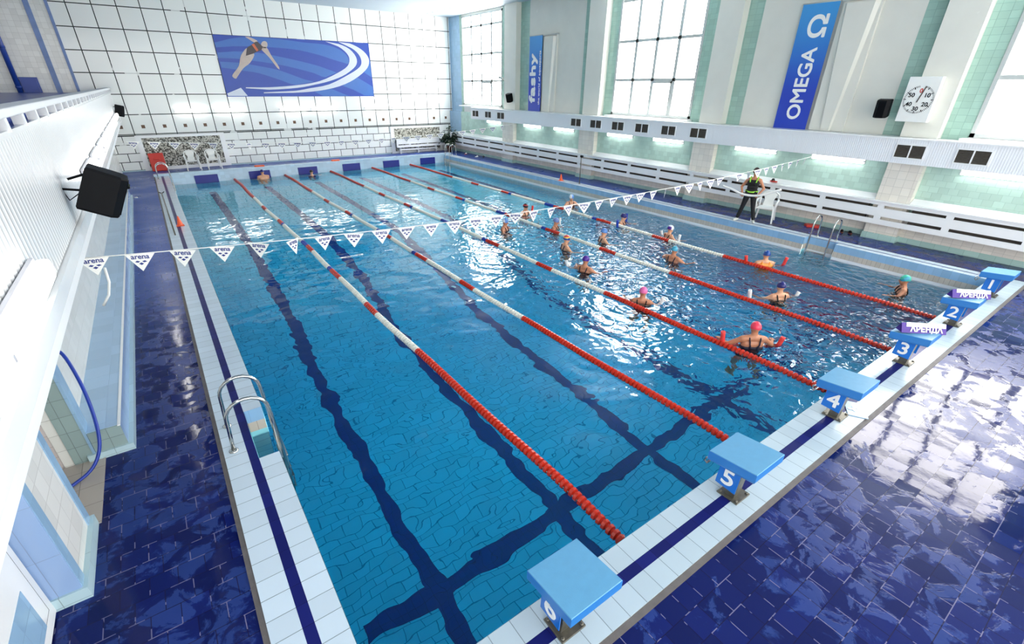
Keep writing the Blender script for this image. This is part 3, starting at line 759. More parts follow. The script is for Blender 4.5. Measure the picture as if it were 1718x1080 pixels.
    dv = pr('diver_print', ('legs', 'arm1', 'arm2', 'head'), M['mur_skin'], 3)
    p = pr('suit_print', ('suit',), M['mur_dark'], 4); p = pr('suit_stripe_print', ('stripe',), M['mur_orange'], 5)
build_gallery()

# ------------------------------------------------------------------ pool equipment
def build_pool_things():
    pat = [(0.02, 4.9, 'r'), (4.9, 6.68, 'w'), (6.68, 7.3, 'r'), (7.3, 9.07, 'w'), (9.07, 9.74, 'r'), (9.74, 9.95, 'b'), (9.95, 11.5, 'w'), (11.5, 12.1, 'r'), (12.1, 12.63, 'b'), (12.63, 14.85, 'w'), (14.85, 15.05, 'b'),
           (15.05, 15.6, 'r'), (15.6, 17.4, 'w'), (17.4, 18.05, 'r'), (18.05, 19.9, 'w'), (19.9, 24.98, 'r')]
    nm = ['between lanes 6 and 5, nearest the left wall', 'between lanes 5 and 4', 'between lanes 4 and 3, by the class', 'between lanes 3 and 2', 'between lanes 2 and 1, nearest the instructor']
    mats = dict(r=M['rope_red'], w=M['rope_white'], b=M['rope_blue']); first = None
    for i in range(5):
        t = thing('lane_rope', 'red and white floating lane rope ' + nm[i], 'lane rope', (2.568 + 2.2942 * i, 0, WZ + .01), 0, 'floating lane ropes dividing the pool')
        if first is None:
            first = t
            c = MB(); c.tube([(0, .0, .0), (0, 24.99, .0)], .009, None, 6); c.build('cable', M['steel'], t)
            for a, b, k in pat:
                s = MB(); rings = []; y = a; big = k == 'r' and a < 1
                pts = []; rs = []
                step = .075
                n = max(1, round((b - a) / step)); st = (b - a) / n
                for j in range(n):
                    y0 = a + j * st
                    ball = big and j < 3
                    for fr, r in (((.04, .02), (.2, .052), (.5, .066), (.8, .052), (.96, .02)) if ball else ((.02, .03), (.1, .06), (.6, .064), (.68, .05), (.94, .03))):
                        rs.append((r, y0 + fr * st))
                ring = []
                for r, y in rs:
                    w = .025 * math.sin(y * .55 + 1) + .012 * math.sin(y * 1.7)
                    ring.append([(w * min(1, y, 25 - y) + r * math.cos(2 * PI * q / 12), y, r * math.sin(2 * PI * q / 12)) for q in range(12)])
                s.rings(ring, None, smooth=False)
                s.build('float_run', mats[k], t)
        else:
            for ch in first.children:
                c = ch.copy(); COL.objects.link(c); c.parent = t
    # swim turning pads on the far end
    labs = ['leftmost navy turning pad on far pool wall, left of first rope', 'navy turning pad with a bare shouldered swimmer at it', 'navy turning pad with a dark haired swimmer low at it', 'third navy turning pad from the right corner', 'second navy turning pad from the right corner', 'navy turning pad nearest the right corner ladder']
    for k, xc in enumerate(LANES):
        b = MB(); b.box(xc - .48, xc + .48, PL - .035, PL - .002, -.62, -.08, bevel=.006)
        o = b.build('turning_pad', M['pad_blue']); tag(o, labs[k], 'pad', 'turning pads on the far pool wall')
    # starting blocks
    num = ['6', '5', '4', '3', '2', '1']
    for k, xc in enumerate(LANES):
        t = thing('starting_block', 'light blue starting block with white number %s%s' % (num[k], [', nearest the camera', '', ', loose plate lying beside it', ' and violet sign on top', ' and violet sign on top', ', at the far right pool corner'][k]), 'starting block', (xc + .02, 0, 0), 0, 'starting blocks along the near pool end')
        p = MB()
        def zt(y): return .475 - y * .1
        top = [(-.25, 0.0), (.25, 0.0), (.25, -.485), (-.25, -.485)]
        p.rings([[(x * .96, -.2425 + (y + .2425) * .96, zt(y) - .118) for x, y in top], [(x, y, zt(y) - .095) for x, y in top], [(x, y, zt(y) - .006) for x, y in top]], M['block_side'], smooth=False)
        p.rings([[(x, y, zt(y) - .008) for x, y in top], [(x * .98, -.2425 + (y + .2425) * .98, zt(y)) for x, y in top]], M['block_top'], smooth=False)
        p.build('platform', None, t)
        bp = MB(); bp.box(-.19, .05, -.375, -.15, 0, .018, bevel=.004); bp = bp.build('base_plate', M['old_steel'], t)
        for (x, y) in ((-.168, -.35), (.025, -.35), (-.168, -.175), (.025, -.175)):
            q = MB(); q.lathe([(.016, .018), (.016, .03), (.008, .033)], (x, y, 0), None, 8); q.build('bolt', M['old_steel'], bp)
        q = MB(); q.rings([[(x, y - .0, z) for x, y in ((-.15, -.31), (-.03, -.31), (-.03, -.21), (-.15, -.21))] if z < .1 else [(x, y, z) for x, y in ((-.15, -.33), (-.03, -.33), (-.03, -.22), (-.15, -.22))] for z in (.015, .41)], None, smooth=False)
        q.build('post', M['old_steel'], t)
        for side, x in ((-1, -.19), (1, .12)):
            if k == 2 and side == 1: continue
            pl = MB(); pl.poly([(x - .004, -.11, .125), (x - .004, -.325, .11), (x - .004, -.335, .40), (x - .004, -.12, .41)], (.008, 0, 0)); pl = pl.build('number_plate', M['plate_blue'], t)
            if side < 0: text_obj('number', num[k], .26, M['print_white'], pl, (0, -1, .0), (0, -.02, 1), (x - .006, -.222, .255), fat=.005, squash=1.1)
            else: text_obj('number', num[k], .26, M['print_white'], pl, (0, 1, 0), (0, -.02, 1), (x + .006, -.222, .255), fat=.005, squash=1.1)
        hb = MB(); hb.tube([(-.2, -.02, .37), (-.2, .035, .33), (-.2, .045, .29), (-.2, .02, .27)] + [(.2, .02, .27), (.2, .045, .29), (.2, .035, .33), (.2, -.02, .37)], .011, None, 8); hb.build('start_grip', M['steel'], t)
    # fallen plate beside block 4
    t = thing('number_plate_board', 'loose blue plate with white 4, painted pale for glare, lying on the coping', 'plate', (6.29, -.37, .004), math.radians(-60))
    b = MB(); b.box(-.11, .11, -.17, .17, 0, .008); b.build('board', M['plate_glare'], t)
    text_obj('number', '4', .26, M['print_white'], t, (0, -1, 0), (1, 0, 0), (0, 0, .01), fat=.005)
    # rental signs: folded violet cards on blocks 3 and 2
    for k, nmn in ((3, 'on the third block'), (4, 'on the second block')):
        xc = LANES[k]
        t = thing('tent_sign', 'violet folded sign with white lettering, standing ' + nmn, 'sign', (xc + .03, -.28, .507), math.radians(-43))
        b = MB(); b.poly([(-.3, -.075, 0), (-.3, .075, 0), (-.3, 0, .13)], (.6, 0, 0)); b.build('card', M['violet'], t)
        q = MB(); q.poly([(-.24, -.03, .08), (.29, -.03, .08), (.29, .002, .137), (-.24, .002, .137)], (0, -.004, .002)); q.build('label_strip', M['white_gloss'], t)
        text_obj('lettering', '\u0410\u0420\u0415\u041d\u0414\u0410', .11, M['print_white'], t, (1, 0, 0), (0, .5, .866), (.03, -.052, .052), bold=.004, squash=.95)
    # ladders
    def ladder(label, loc, rz, gap, steps=4, hi=.62):
        t = thing('pool_ladder', label, 'ladder', loc, rz, 'steel pool ladders')
        # local: +x towards water, rails at y = +-gap/2, wall face at x = 0
        for s in (-1, 1):
            y = s * gap / 2; pts = [(-.42, y, 0)]
            pts += [(-.40 + .0, y, .3)]
            for k in range(0, 11):
                a = PI * (1 - k / 10); pts.append((-.18 + .215 * math.cos(a), y, hi - .2 + .2 * math.sin(a)))
            pts += [(.05, y, .1), (.06, y, -.4), (.06, y, -1.3)]
            r = MB(); r.tube(pts, .02, None, 12); r = r.build('handrail', M['steel'], t)
            f = MB(); f.lathe([(.05, 0), (.05, .008), (.03, .02), (.022, .022)], (-.42, y, 0), None, 16); f.build('flange', M['steel'], r)
        for k in range(steps):
            z = -.33 - .26 * k; b = MB(); b.box(.03, .1, -gap / 2, gap / 2, z - .012, z + .012, bevel=.004); b.build('step', M['steel'], t)
    ladder('stainless pool ladder on the left coping, nearest the camera', (0, 3.605, 0), 0, .53)
    ladder('stainless pool ladder at the far left pool corner by white chairs', (0, 24.45, 0), 0, .5)
    ladder('stainless pool ladder on the right side, in front of red board', (PW + .0, 3.53, 0), PI, .5)
    ladder('stainless pool ladder at far right corner before the plant', (PW, 24.5, 0), PI, .5)
build_pool_things()

def build_flags():
    def flag_mesh(w, h):
        b = MB(); b.poly([(-w / 2, 0, 0), (w / 2, 0, 0), (.0, 0, -h)], (0, .003, 0))
        bmesh.ops.recalc_face_normals(b.bm, faces=b.bm.faces)
        me = bpy.data.meshes.new('flag'); b.bm.to_mesh(me); b.bm.free(); me.materials.append(M['flag_white']); return me
    def print_mesh(w):
        tm = text_mesh('arena', w * .27, .002, bold=w * .006)
        tm.transform(Matrix.Translation((0, -w * .12, 0)))
        b = bmesh.new(); b.from_mesh(tm)
        def dia(cx, cy, sx, sy):
            v = [b.verts.new((cx + p * sx, cy + q * sy, .001)) for p, q in ((-1, .25), (.2, 1), (1, -.25), (-.2, -1))]
            b.faces.new(v)
        def diam(cx, cy, sx, sy):
            v = [b.verts.new((cx - p * sx, cy + q * sy, .001)) for p, q in ((-1, .25), (.2, 1), (1, -.25), (-.2, -1))]
            b.faces.new(v[::-1])
        diam(-w * .115, -w * .29, w * .085, w * .042); dia(w * .115, -w * .29, w * .085, w * .042)
        v = [b.verts.new((p * w, q * w, .001)) for p, q in ((-.085, -.375), (0, -.325), (.085, -.375), (0, -.43))]; b.faces.new(v[::-1])
        b.to_mesh(tm); b.free()
        tm.materials.clear(); tm.materials.append(M['flag_ink']); tm.name = 'flag_print'; return tm
    def line(label, Y, x0, x1, zl, zr, zmin, xm, pitch, w, h, skip=()):
        t = thing('bunting', label, 'bunting', (0, Y, 0), 0)
        def zz(x):
            e = zl if x < xm else zr; d = (x - xm) / ((x0 if x < xm else x1) - xm)
            return zmin + (e - zmin) * d * d
        c = MB(); n = 60; c.tube([(x0 + (x1 - x0) * k / n, 0, zz(x0 + (x1 - x0) * k / n)) for k in range(n + 1)], .006, None, 6); c.build('cord', M['flag_white'], t)
        fm, pm = flag_mesh(w, h), print_mesh(w)
        k = 0; x = x0 + w / 2 + .02
        while x < x1 - w / 2:
            if k not in skip:
                f = bpy.data.objects.new('flag', fm); COL.objects.link(f); f.parent = t
                f.location = (x, 0, zz(x) - .004); sl = math.atan2(zz(x + .1) - zz(x - .1), .2)
                f.rotation_euler = (random.uniform(-.25, .25), -sl, random.uniform(-.35, .35) if random.random() < .6 else random.uniform(-.9, .9))
                p = bpy.data.objects.new('flag_print', pm); COL.objects.link(p); p.parent = f
                p.matrix_local = frame((1, 0, 0), (0, 0, 1), (0, -.0015, -.004))
            k += 1; x += pitch
        return t
    a = line('near string of white triangular pennants with dark blue print over the pool', 5.0, -1.3, 15.5, 1.965, 1.925, 1.66, 6.6, .418, .29, .2)
    c = MB(); c.tube([(-1.07, 0, 1.82), (-1.08, -.01, 1.65), (-1.13, 0, 1.5), (-1.215, 0, 1.385)], .014, None, 8); c.build('cord_end', M['white_plastic'], a)
    line('far string of white triangular pennants hanging before the far wall', 20.0, -1.6, 15.6, 1.96, 1.95, 1.565, 7.0, .6, .4, .25)
build_flags()

# ------------------------------------------------------------------ loose things around the pool
def build_loose():
    def cone(label, x, y):
        t = thing('marker_cone', label, 'cone', (x, y, 0), 0, 'orange marker cones')
        b = MB(); b.box(-.1, .1, -.1, .1, 0, .015, bevel=.004); b.build('base', M['orange'], t)
        b = MB(); b.lathe([(.08, .015), (.075, .03), (.018, .27), (.01, .28)], (0, 0, 0), None, 18); b.build('cone_body', M['orange'], t)
    cone('small orange cone on the left coping near the flag string', -.2, 14.85)
    cone('small orange cone on the right coping near a thin steel post', 14.2, 14.5)
    # monobloc chairs
    def chair(label, x, y, rz, z=-.02):
        t = thing('plastic_chair', label, 'chair', (x, y, z), rz, None)
        m = M['white_plastic']
        s = MB(); s.rings([[(-.23, -.22, zz), (.23, -.22, zz), (.2, .22, zz), (-.2, .22, zz)] for zz in (.40, .43)], None, smooth=False); s.build('seat', m, t)
        b = MB()
        b.poly([(-.15, .2, .42), (.15, .2, .42), (.13, .265, .6), (.19, .3, .76), (.1, .31, .85), (-.1, .31, .85), (-.19, .3, .76), (-.13, .265, .6)], (0, .02, .004))
        n = 14; outer = []; 
        pts = [(-.24, .2, .42), (-.25, .26, .62)] + [(.25 * math.cos(PI - PI * k / 10), .31, .72 + .14 * math.sin(PI * k / 10)) for k in range(11)] + [(.25, .26, .62), (.24, .2, .42)]
        b.tube(pts, .024, None, 8); b.build('backrest', m, t)
        for sx in (-1, 1):
            a = MB(); a.tube([(sx * .25, .27, .66), (sx * .29, .1, .64), (sx * .29, -.12, .63), (sx * .285, -.23, .6), (sx * .27, -.25, .5)], .026, None, 8); a.build('armrest', m, t)
            for (px, py, qx, qy, top) in ((.25, -.23, .29, -.28, .52), (.22, .2, .27, .3, .43)):
                l = MB(); l.rings([[(sx * px + dx * .03, py + dy * .03, top) for dx, dy in ((-1, -1), (1, -1), (1, 1), (-1, 1))], [(sx * qx + dx * .02, qy + dy * .02, 0) for dx, dy in ((-1, -1), (1, -1), (1, 1), (-1, 1))]], None, smooth=False); l.build('leg', m, t)
    chair('white plastic armchair at far wall, left of the pair', 1.12, 26.45, 0)
    chair('white plastic armchair at far wall, right of the pair', 2.0, 26.45, 0)
    chair('white plastic armchair standing behind the instructor', 14.95, 5.65, math.radians(-72))
    # red board behind the far-left ladder
    t = thing('rescue_board', 'red board leaning on far wall behind far left ladder', 'board', (-.25, 26.9, -.02))
    b = MB(); b.box(-.3, .3, -.05, .02, 0, .8, M4=Matrix.Rotation(-.2, 4, 'X'), bevel=.03); b.build('board', M['red'], t)
    b = MB(); b.box(-.12, .12, -.09, -.05, .5, .56, M4=Matrix.Rotation(-.2, 4, 'X'), bevel=.01); b.build('grip', M['red'], t)
    for x, y, l in ((3.8, 25.15, 'red foam float lying on far kerb above the bare shouldered swimmer'), (7.55, 25.18, 'red foam float lying on far kerb beyond the third rope')):
        b = MB(); b.poly([(-.2, -.1, 0), (.2, -.1, 0), (.23, 0, 0), (.2, .1, 0), (-.2, .1, 0), (-.23, 0, 0)], (0, 0, .06))
        o = b.build('kickboard', M['orange']); o.location = (x, y, .09); tag(o, l, 'float', None)
    b = MB(); b.poly([(-.2, -.12, 0), (.16, -.14, 0), (.24, 0, 0), (.16, .14, 0), (-.2, .12, 0)], (0, 0, .05))
    o = b.build('kickboard', M['red']); o.location = (15.55, 4.4, -.02); o.rotation_euler = (0, 0, 1.9); tag(o, 'red float board on the deck behind the right ladder', 'float')
    # sandals on the right sill
    t = thing('sandal', 'red and black rubber sandal on the radiator cover sill', 'sandal', (15.62, 5.95, 1.062), math.radians(80))
    b = MB(); b.rings([[(.13 * math.cos(2 * PI * k / 18) , (.045 + .012 * math.cos(2 * PI * k / 18)) * math.sin(2 * PI * k / 18), z) for k in range(18)] for z in (0, .03)], None, smooth=False); b.build('sole', M['red'], t)
    b = MB(); b.tube([(.03, -.05, .02), (.04, -.03, .08), (.04, .03, .08), (.03, .05, .02)], .022, None, 8); b.build('strap', M['black'], t)
    for k, (x, y, rz, l) in enumerate(((15.6, 3.62, .4, 'dark shoe on deck behind right ladder, left of the pair'), (15.66, 3.42, .6, 'dark shoe on deck behind right ladder, right of the pair'))):
        t = thing('shoe', l, 'shoe', (x, y, -.02), rz, 'pair of dark shoes by the right wall')
        b = MB(); b.rings([[(.12 * math.cos(2 * PI * k / 16), .045 * math.sin(2 * PI * k / 16), z) for k in range(16)] for z in (0, .02)], None, smooth=False); b.build('sole', M['terracotta'], t)
        b = MB(); b.ball((.02, 0, .03), (.1, .042, .045), None, 12); b.build('upper', M['black'], t)
    for x, y, rz, m, l in ((15.3, 24.6, .5, 'red', 'small red and white item on deck near corner plant'), (15.28, 23.3, .2, 'white_plastic', 'small white item on the far right deck'), (15.5, 22.9, .9, 'cap_black', 'small dark item on deck below the slatted cover')):
        t = thing('beach_slipper', l, 'slipper', (x, y, -.02), rz, None)
        b = MB(); b.rings([[(.14 * math.cos(2 * PI * k / 16), .05 * math.sin(2 * PI * k / 16), z) for k in range(16)] for z in (0, .03)], None, smooth=False); b.build('sole', M[m], t)
        b = MB(); b.tube([(.03, -.05, .02), (.05, -.02, .07), (.05, .02, .07), (.03, .05, .02)], .02, None, 8); b.build('strap', M['white_plastic' if m == 'red' else m], t)
    # thin post on right coping and long pole on the left coping
    t = thing('flag_post', 'thin grey steel post on right coping before the slatted cover', 'post', (14.36, 13.48, 0))
    b = MB(); b.tube([(0, 0, 0), (0, 0, 1.12)], .018, None, 10); b.build('tube', M['old_steel'], t); b = MB(); b.lathe([(.05, 0), (.05, .012), (.02, .02)], (0, 0, 0), None, 12); b.build('foot', M['old_steel'], t)
    b = MB(); b.box(-.05, .03, -.09, .03, 1.08, 1.15, bevel=.01); b.build('clamp', M['black'], t)
    t = thing('rescue_pole', 'long thin grey pole lying along the left coping', 'pole', (0, 0, 0))
    b = MB(); b.tube([(-.44, 20.5, .02), (-.39, 13.75, .02)], .018, None, 8); b.build('shaft', M['old_steel'], t)
    b = MB(); b.tube([(-.52, 20.75, .03), (-.5, 20.62, .03), (-.44, 20.5, .02), (-.38, 20.62, .03), (-.36, 20.75, .03)], .014, None, 8); b.build('fork', M['black'], t)
    # hose and tap
    t = thing('water_hose', 'blue water hose hanging in loop from tap in left niche', 'hose', (0, 0, 0))
    hp = [Vector(q) for q in ((-1.72, 4.62, 1.15), (-1.63, 4.5, 1.1), (-1.57, 4.33, .85), (-1.545, 4.15, .58), (-1.55, 3.97, .34), (-1.6, 3.88, .17), (-1.7, 3.8, .05), (-1.85, 3.7, .01), (-2.1, 3.5, .01))]
    hp = [2 * hp[0] - hp[1]] + hp + [2 * hp[-1] - hp[-2]]; sm = []
    for i in range(1, len(hp) - 2):
        for k in range(5):
            u = k / 5; p0, p1, p2, p3 = hp[i - 1:i + 3]
            sm.append(.5 * ((2 * p1) + (p2 - p0) * u + (2 * p0 - 5 * p1 + 4 * p2 - p3) * u * u + (3 * p1 - p0 - 3 * p2 + p3) * u ** 3))
    b = MB(); b.tube(sm, .017, None, 10); b.build('hose', M['hose'], t)
    b = MB(); b.tube([(-1.77, 4.62, 1.17), (-1.7, 4.62, 1.17)], .022, None, 10); b.box(-1.74, -1.69, 4.59, 4.65, 1.17, 1.24, bevel=.008); b.build('tap', M['steel'], t)
    # bag and tag on the left
    t = thing('hand_bag', 'small black and green bag at far end of the blue ledge', 'bag', (-1.5, 20.15, .335))
    b = MB(); b.rings([[(.2 * s * math.cos(2 * PI * k / 14), .1 * s * math.sin(2 * PI * k / 14), z) for k in range(14)] for s, z in ((.95, 0), (1, .06), (.8, .13), (.3, .16))], None); b.build('pouch', M['black'], t)
    b = MB(); b.ball((.14, 0, .12), (.09, .07, .06), None, 10); b.build('ball', M['leaf'], t)
    b = MB(); b.rings([[(.05 * math.cos(2 * PI * k / 12), .022 * math.sin(2 * PI * k / 12), z) for k in range(12)] for z in (0, .02)], None); o = b.build('soap_bar', M['white_plastic']); o.location = (-1.24, 20.25, -.02); tag(o, 'small white soap-like bar lying on the far left deck', 'soap')
    # plant in the far right corner
    t = thing('potted_plant', 'dark green leafy plant in brown pot in far right corner', 'plant', (15.1, 26.2, -.02))
    b = MB(); b.lathe([(.13, 0), (.19, .3), (.205, .3), (.205, .35), (.17, .35), (.16, .3)], (0, 0, 0), None, 18); b.build('pot', M['terracotta'], t)
    b = MB(); rnd = random.Random(3)
    for k in range(230):
        a = rnd.uniform(0, 2 * PI); el = rnd.uniform(-.5, 1.4); r = rnd.uniform(.15, .5); c = Vector((r * math.cos(a), r * math.sin(a) * .8, .72 + .5 * math.sin(el) * rnd.uniform(.4, 1)))
        if k < 14: c = Vector((rnd.uniform(-.1, .1), rnd.uniform(-.1, .1), rnd.uniform(1.2, 1.45)))
        d = Vector((math.cos(a), math.sin(a), rnd.uniform(-.9, .5))).normalized(); s = d.cross(Vector((0, 0, 1))).normalized(); L, W = rnd.uniform(.2, .32), rnd.uniform(.05, .085); n = s.cross(d) * .02
        q = [c, c + d * L * .35 + s * W + n, c + d * L * .75 + s * W * .7 + n, c + d * L - n, c + d * L * .75 - s * W * .7 + n, c + d * L * .35 - s * W + n]
        b.bm.faces.new([b.bm.verts.new(v) for v in q])
    b.build('foliage', M['leaf'], t, recalc=False)
    b = MB()
    for k in range(6):
        a = k * 1.05; b.tube([(.03 * math.cos(a), .03 * math.sin(a), .3), (.1 * math.cos(a), .1 * math.sin(a), .6), (.2 * math.cos(a), .2 * math.sin(a), .85)], .012, None, 6)
    b.build('stem', M['leaf'], t)
    # speakers
    def speaker(label, loc, rot, w, d, h, arm):
        t = thing('loudspeaker', label, 'speaker', loc); t.rotation_euler = rot
        b = MB()   # local: front towards +x
        ring = lambda z, s: [(x * s, y * s, z) for x, y in ((-d / 2, -w / 2), (d / 2 - .06, -w / 2), (d / 2, -w / 2 + .07), (d / 2, w / 2 - .07), (d / 2 - .06, w / 2), (-d / 2, w / 2))]
        b.rings([ring(-h / 2, .93), ring(-h / 2 + .025, 1), ring(h / 2 - .025, 1), ring(h / 2, .93)], None, smooth=False); b.build('cabinet', M['black'], t)
        g = MB(); g.box(d / 2 - .002, d / 2 + .008, -w / 2 + .075, w / 2 - .075, -h / 2 + .04, h / 2 - .04); g.build('grille', M['black_mesh'], t)
        a = MB(); a.tube([(-d / 2 + .02, 0, h * .3), arm[0]], .012, None, 8); a.tube([(-d / 2 + .02, 0, -.05), arm[1]], .012, None, 8); a.build('bracket', M['black'], t)
        c = MB(); c.tube([(-d / 2, .05, -.1), (-d / 2 - .06, .05, -.2), (arm[1][0], .05, -.1)], .006, None, 6); c.build('cable', M['black'], t)
    speaker('large black loudspeaker tilted down from left gallery front', (-.83, 5.05, 2.63), (0, math.radians(27), 0), .36, .36, .45, ((-.29, 0, .02), (-.33, 0, -.1)))
    speaker('small black loudspeaker at far end of left gallery front', (-.97, 24.6, 2.68), (0, math.radians(14), 0), .3, .3, .42, ((-.2, 0, .1), (-.2, 0, -.05)))
    speaker('small black loudspeaker between far window and far blue banner', (15.52, 20.4, 3.16), (0, math.radians(16), math.radians(190)), .3, .26, .4, ((-.22, 0, .1), (-.22, 0, -.05)))
    speaker('small black loudspeaker beside the white pace clock', (15.48, 3.62, 3.25), (0, math.radians(8), math.radians(185)), .3, .26, .42, ((-.35, 0, .1), (-.35, 0, -.05)))
    t = thing('wall_camera', 'small grey camera on bracket at the first window edge', 'camera', (15.7, 21.2, 4.03))
    b = MB(); b.box(-.06, .06, .02, .36, -.05, .06, M4=Matrix.Rotation(.25, 4, 'X'), bevel=.01); b.build('body', M['frame_white'], t)
    b = MB(); b.tube([(.0, .1, -.02), (.05, -.02, -.1)], .018, None, 8); b.build('bracket', M['dark_slot'], t)
build_loose()

# ------------------------------------------------------------------ people
def capshape(parent, name, c, r, mats, tilt=-.25, split=None, ears=0):
    b = MB(); M4 = Matrix.Rotation(tilt, 4, 'X')
    b.ball(c, r, None, 24, M4)
    nrm = M4 @ Vector((0, 0, 1))
    bmesh.ops.bisect_plane(b.bm, geom=list(b.bm.verts) + list(b.bm.edges) + list(b.bm.faces), plane_co=Vector(c) - nrm * r[2] * .28, plane_no=nrm, clear_inner=True)
    for m in mats: b.slot(m)
    for f in b.bm.faces:
        f.smooth = True
        if len(mats) > 1:
            q = f.calc_center_median() - Vector(c)
            k = split(q) if split else (0 if q.z > r[2] * .2 else 1)
            f.material_index = k
    return b.build(name, None, parent)

def head_shapes(b, hc, s=1.0):
    """Head with jaw, nose, ears; faces +y."""
    hc = Vector(hc)
    b.ball(hc + Vector((0, -.012, .02)) * s, (.075 * s, .092 * s, .09 * s), None, 14)
    b.ball(hc + Vector((0, .012, -.05)) * s, (.056 * s, .068 * s, .068 * s), None, 12)
    b.ball(hc + Vector((0, .088, -.022)) * s, (.013 * s, .02 * s, .022 * s), None, 8)
    b.ball(hc + Vector((0, .07, -.075)) * s, (.022 * s, .014 * s, .01 * s), None, 8)
    for sx in (-1, 1):
        b.ball(hc + Vector((sx * .077, -.01, -.01)) * s, (.012 * s, .022 * s, .03 * s), None, 8)

def hand_shapes(b, w, d, palm_n, s=1.0, curl=.5):
    """Palm, four fingers and a thumb from wrist w along d; palm_n is the palm's facing side."""
    w, d, n = Vector(w), Vector(d).normalized(), Vector(palm_n).normalized(); n = (n - d * n.dot(d)).normalized(); u = d.cross(n)
    b.caps(w, w + d * .03 * s, .024 * s, .026 * s); 
    for k, (o, L) in enumerate(((-.03, .062), (-.01, .072), (.01, .068), (.03, .052))):
        a = w + d * .075 * s + u * o * s
        b.caps(w + d * .02 * s + u * o * .7 * s, a, .014 * s, .0125 * s, 8)
        m = a + (d * math.cos(curl) + n * math.sin(curl)) * L * .5 * s
        b.caps(a, m, .0105 * s, .0095 * s, 8); e = m + (d * math.cos(curl * 2.2) + n * math.sin(curl * 2.2)) * L * .5 * s; b.caps(m, e, .0095 * s, .008 * s, 8)
    t0 = w + d * .02 * s - u * .03 * s; t1 = t0 - u * .03 * s + d * .025 * s + n * .015 * s; t2 = t1 + d * .03 * s + n * .012 * s
    b.caps(t0, t1, .014 * s, .012 * s, 8); b.caps(t1, t2, .011 * s, .009 * s, 8)

def swimmer(label, x, y, zh, face, cap, suit, skin='skin', voxel=.017, spread=.33, fwd=.2, armz=-.0, capsplit=None, broad=1.0, legs='tread', hair=False, big=False):
    """Upright swimmer, origin at head centre; faces +y before turning."""
    t = thing('person', label, 'person', (x, y, zh), face)
    k = broad
    b = MB(); head_shapes(b, (0, 0, 0))
    b.caps((0, -.02, -.06), (0, -.03, -.16), .055, .062)
    sh = [Vector((s * .165 * k, -.035, -.205)) for s in (-1, 1)]
    b.caps((0, -.04, -.18), sh[0], .07, .06); b.caps((0, -.04, -.18), sh[1], .07, .06)
    b.caps((-.085 * k, -.025, -.3), (.085 * k, -.025, -.3), .1, .1); b.caps((-.07 * k, -.02, -.42), (.07 * k, -.02, -.42), .095, .095)
    b.caps((-.06 * k, -.01, -.55), (.06 * k, -.01, -.55), .095, .095); b.caps((-.075 * k, -.01, -.7), (.075 * k, -.01, -.7), .11, .11)
    for s, q in zip((-1, 1), sh):
        el = Vector((s * spread * k, .02 + fwd * .2, -.34 + armz)); wr = el + Vector((s * .08, fwd, .02 + armz * .5))
        b.caps(q, el, .052, .042); b.caps(el, wr, .041, .03); hand_shapes(b, wr, (s * .25, 1, .1), (0, -.2, -1) if s > 0 else (0, -.2, -1), 1.0)
        hip = Vector((s * .085 * k, -.01, -.76))
        if legs == 'tread':
            kn = Vector((s * .13, .16 if s < 0 else .05, -1.13)); an = Vector((s * .15, .0 if s < 0 else -.22, -1.5))
        elif legs == 'pink':
            kn = Vector((s * .14, .1 if s < 0 else .03, -1.15)); an = Vector((s * .2, .0 if s < 0 else -.1, -1.52))
        else:
            kn = Vector((s * .1, .05, -1.0)); an = Vector((s * .1, -.15, -1.25))
        b.caps(hip, kn, .085, .056); b.caps(kn, an, .055, .036); b.caps(an, an + Vector((s * .02, .14, -.05)), .034, .026); b.caps(an, an + Vector((0, -.03, -.03)), .034, .03)
    body = remeshed(b, voxel, 'body', M[skin], t, 3)
    # swimsuit
    b = MB(); e = .014
    b.caps((-.08 * k, -.025, -.385), (.08 * k, -.025, -.385), .1 + e, .1 + e); b.caps((-.06 * k, -.01, -.55), (.06 * k, -.01, -.55), .097 + e, .097 + e); b.caps((-.075 * k, -.01, -.71), (.075 * k, -.01, -.71), .112 + e, .112 + e)
    for s in (-1, 1):
        pts = [Vector((s * .06, -.145, -.34)), Vector((s * .085, -.135, -.26)), Vector((s * .095, -.1, -.17)), Vector((s * .095, -.02, -.14)), Vector((s * .09, .05, -.2)), Vector((s * .08, .085, -.32))]
        for p, q in zip(pts, pts[1:]): b.caps(p, q, .016, .016, 8)
    if suit == 'orange_suit': b.caps((-.1 * k, -.04, -.27), (.1 * k, -.04, -.27), .1, .1)
    if suit: remeshed(b, .013, 'swimsuit', M[suit], t, 2)
    else: b.bm.free()
    if hair:
        capshape(t, 'hair', (0, -.02, .022), (.088, .104, .102), [M['hair']], -.3)
    elif cap:
        capshape(t, 'swim_cap', (0, -.012, .022), (.086, .104, .103), [M[c] for c in cap], -.2, capsplit)
    for s in (-1, 1):
        q = MB(); q.ball((s * .03, .078, .0), (.012, .008, .009), None, 8); q.build('eye', M['black'], t)
    return t

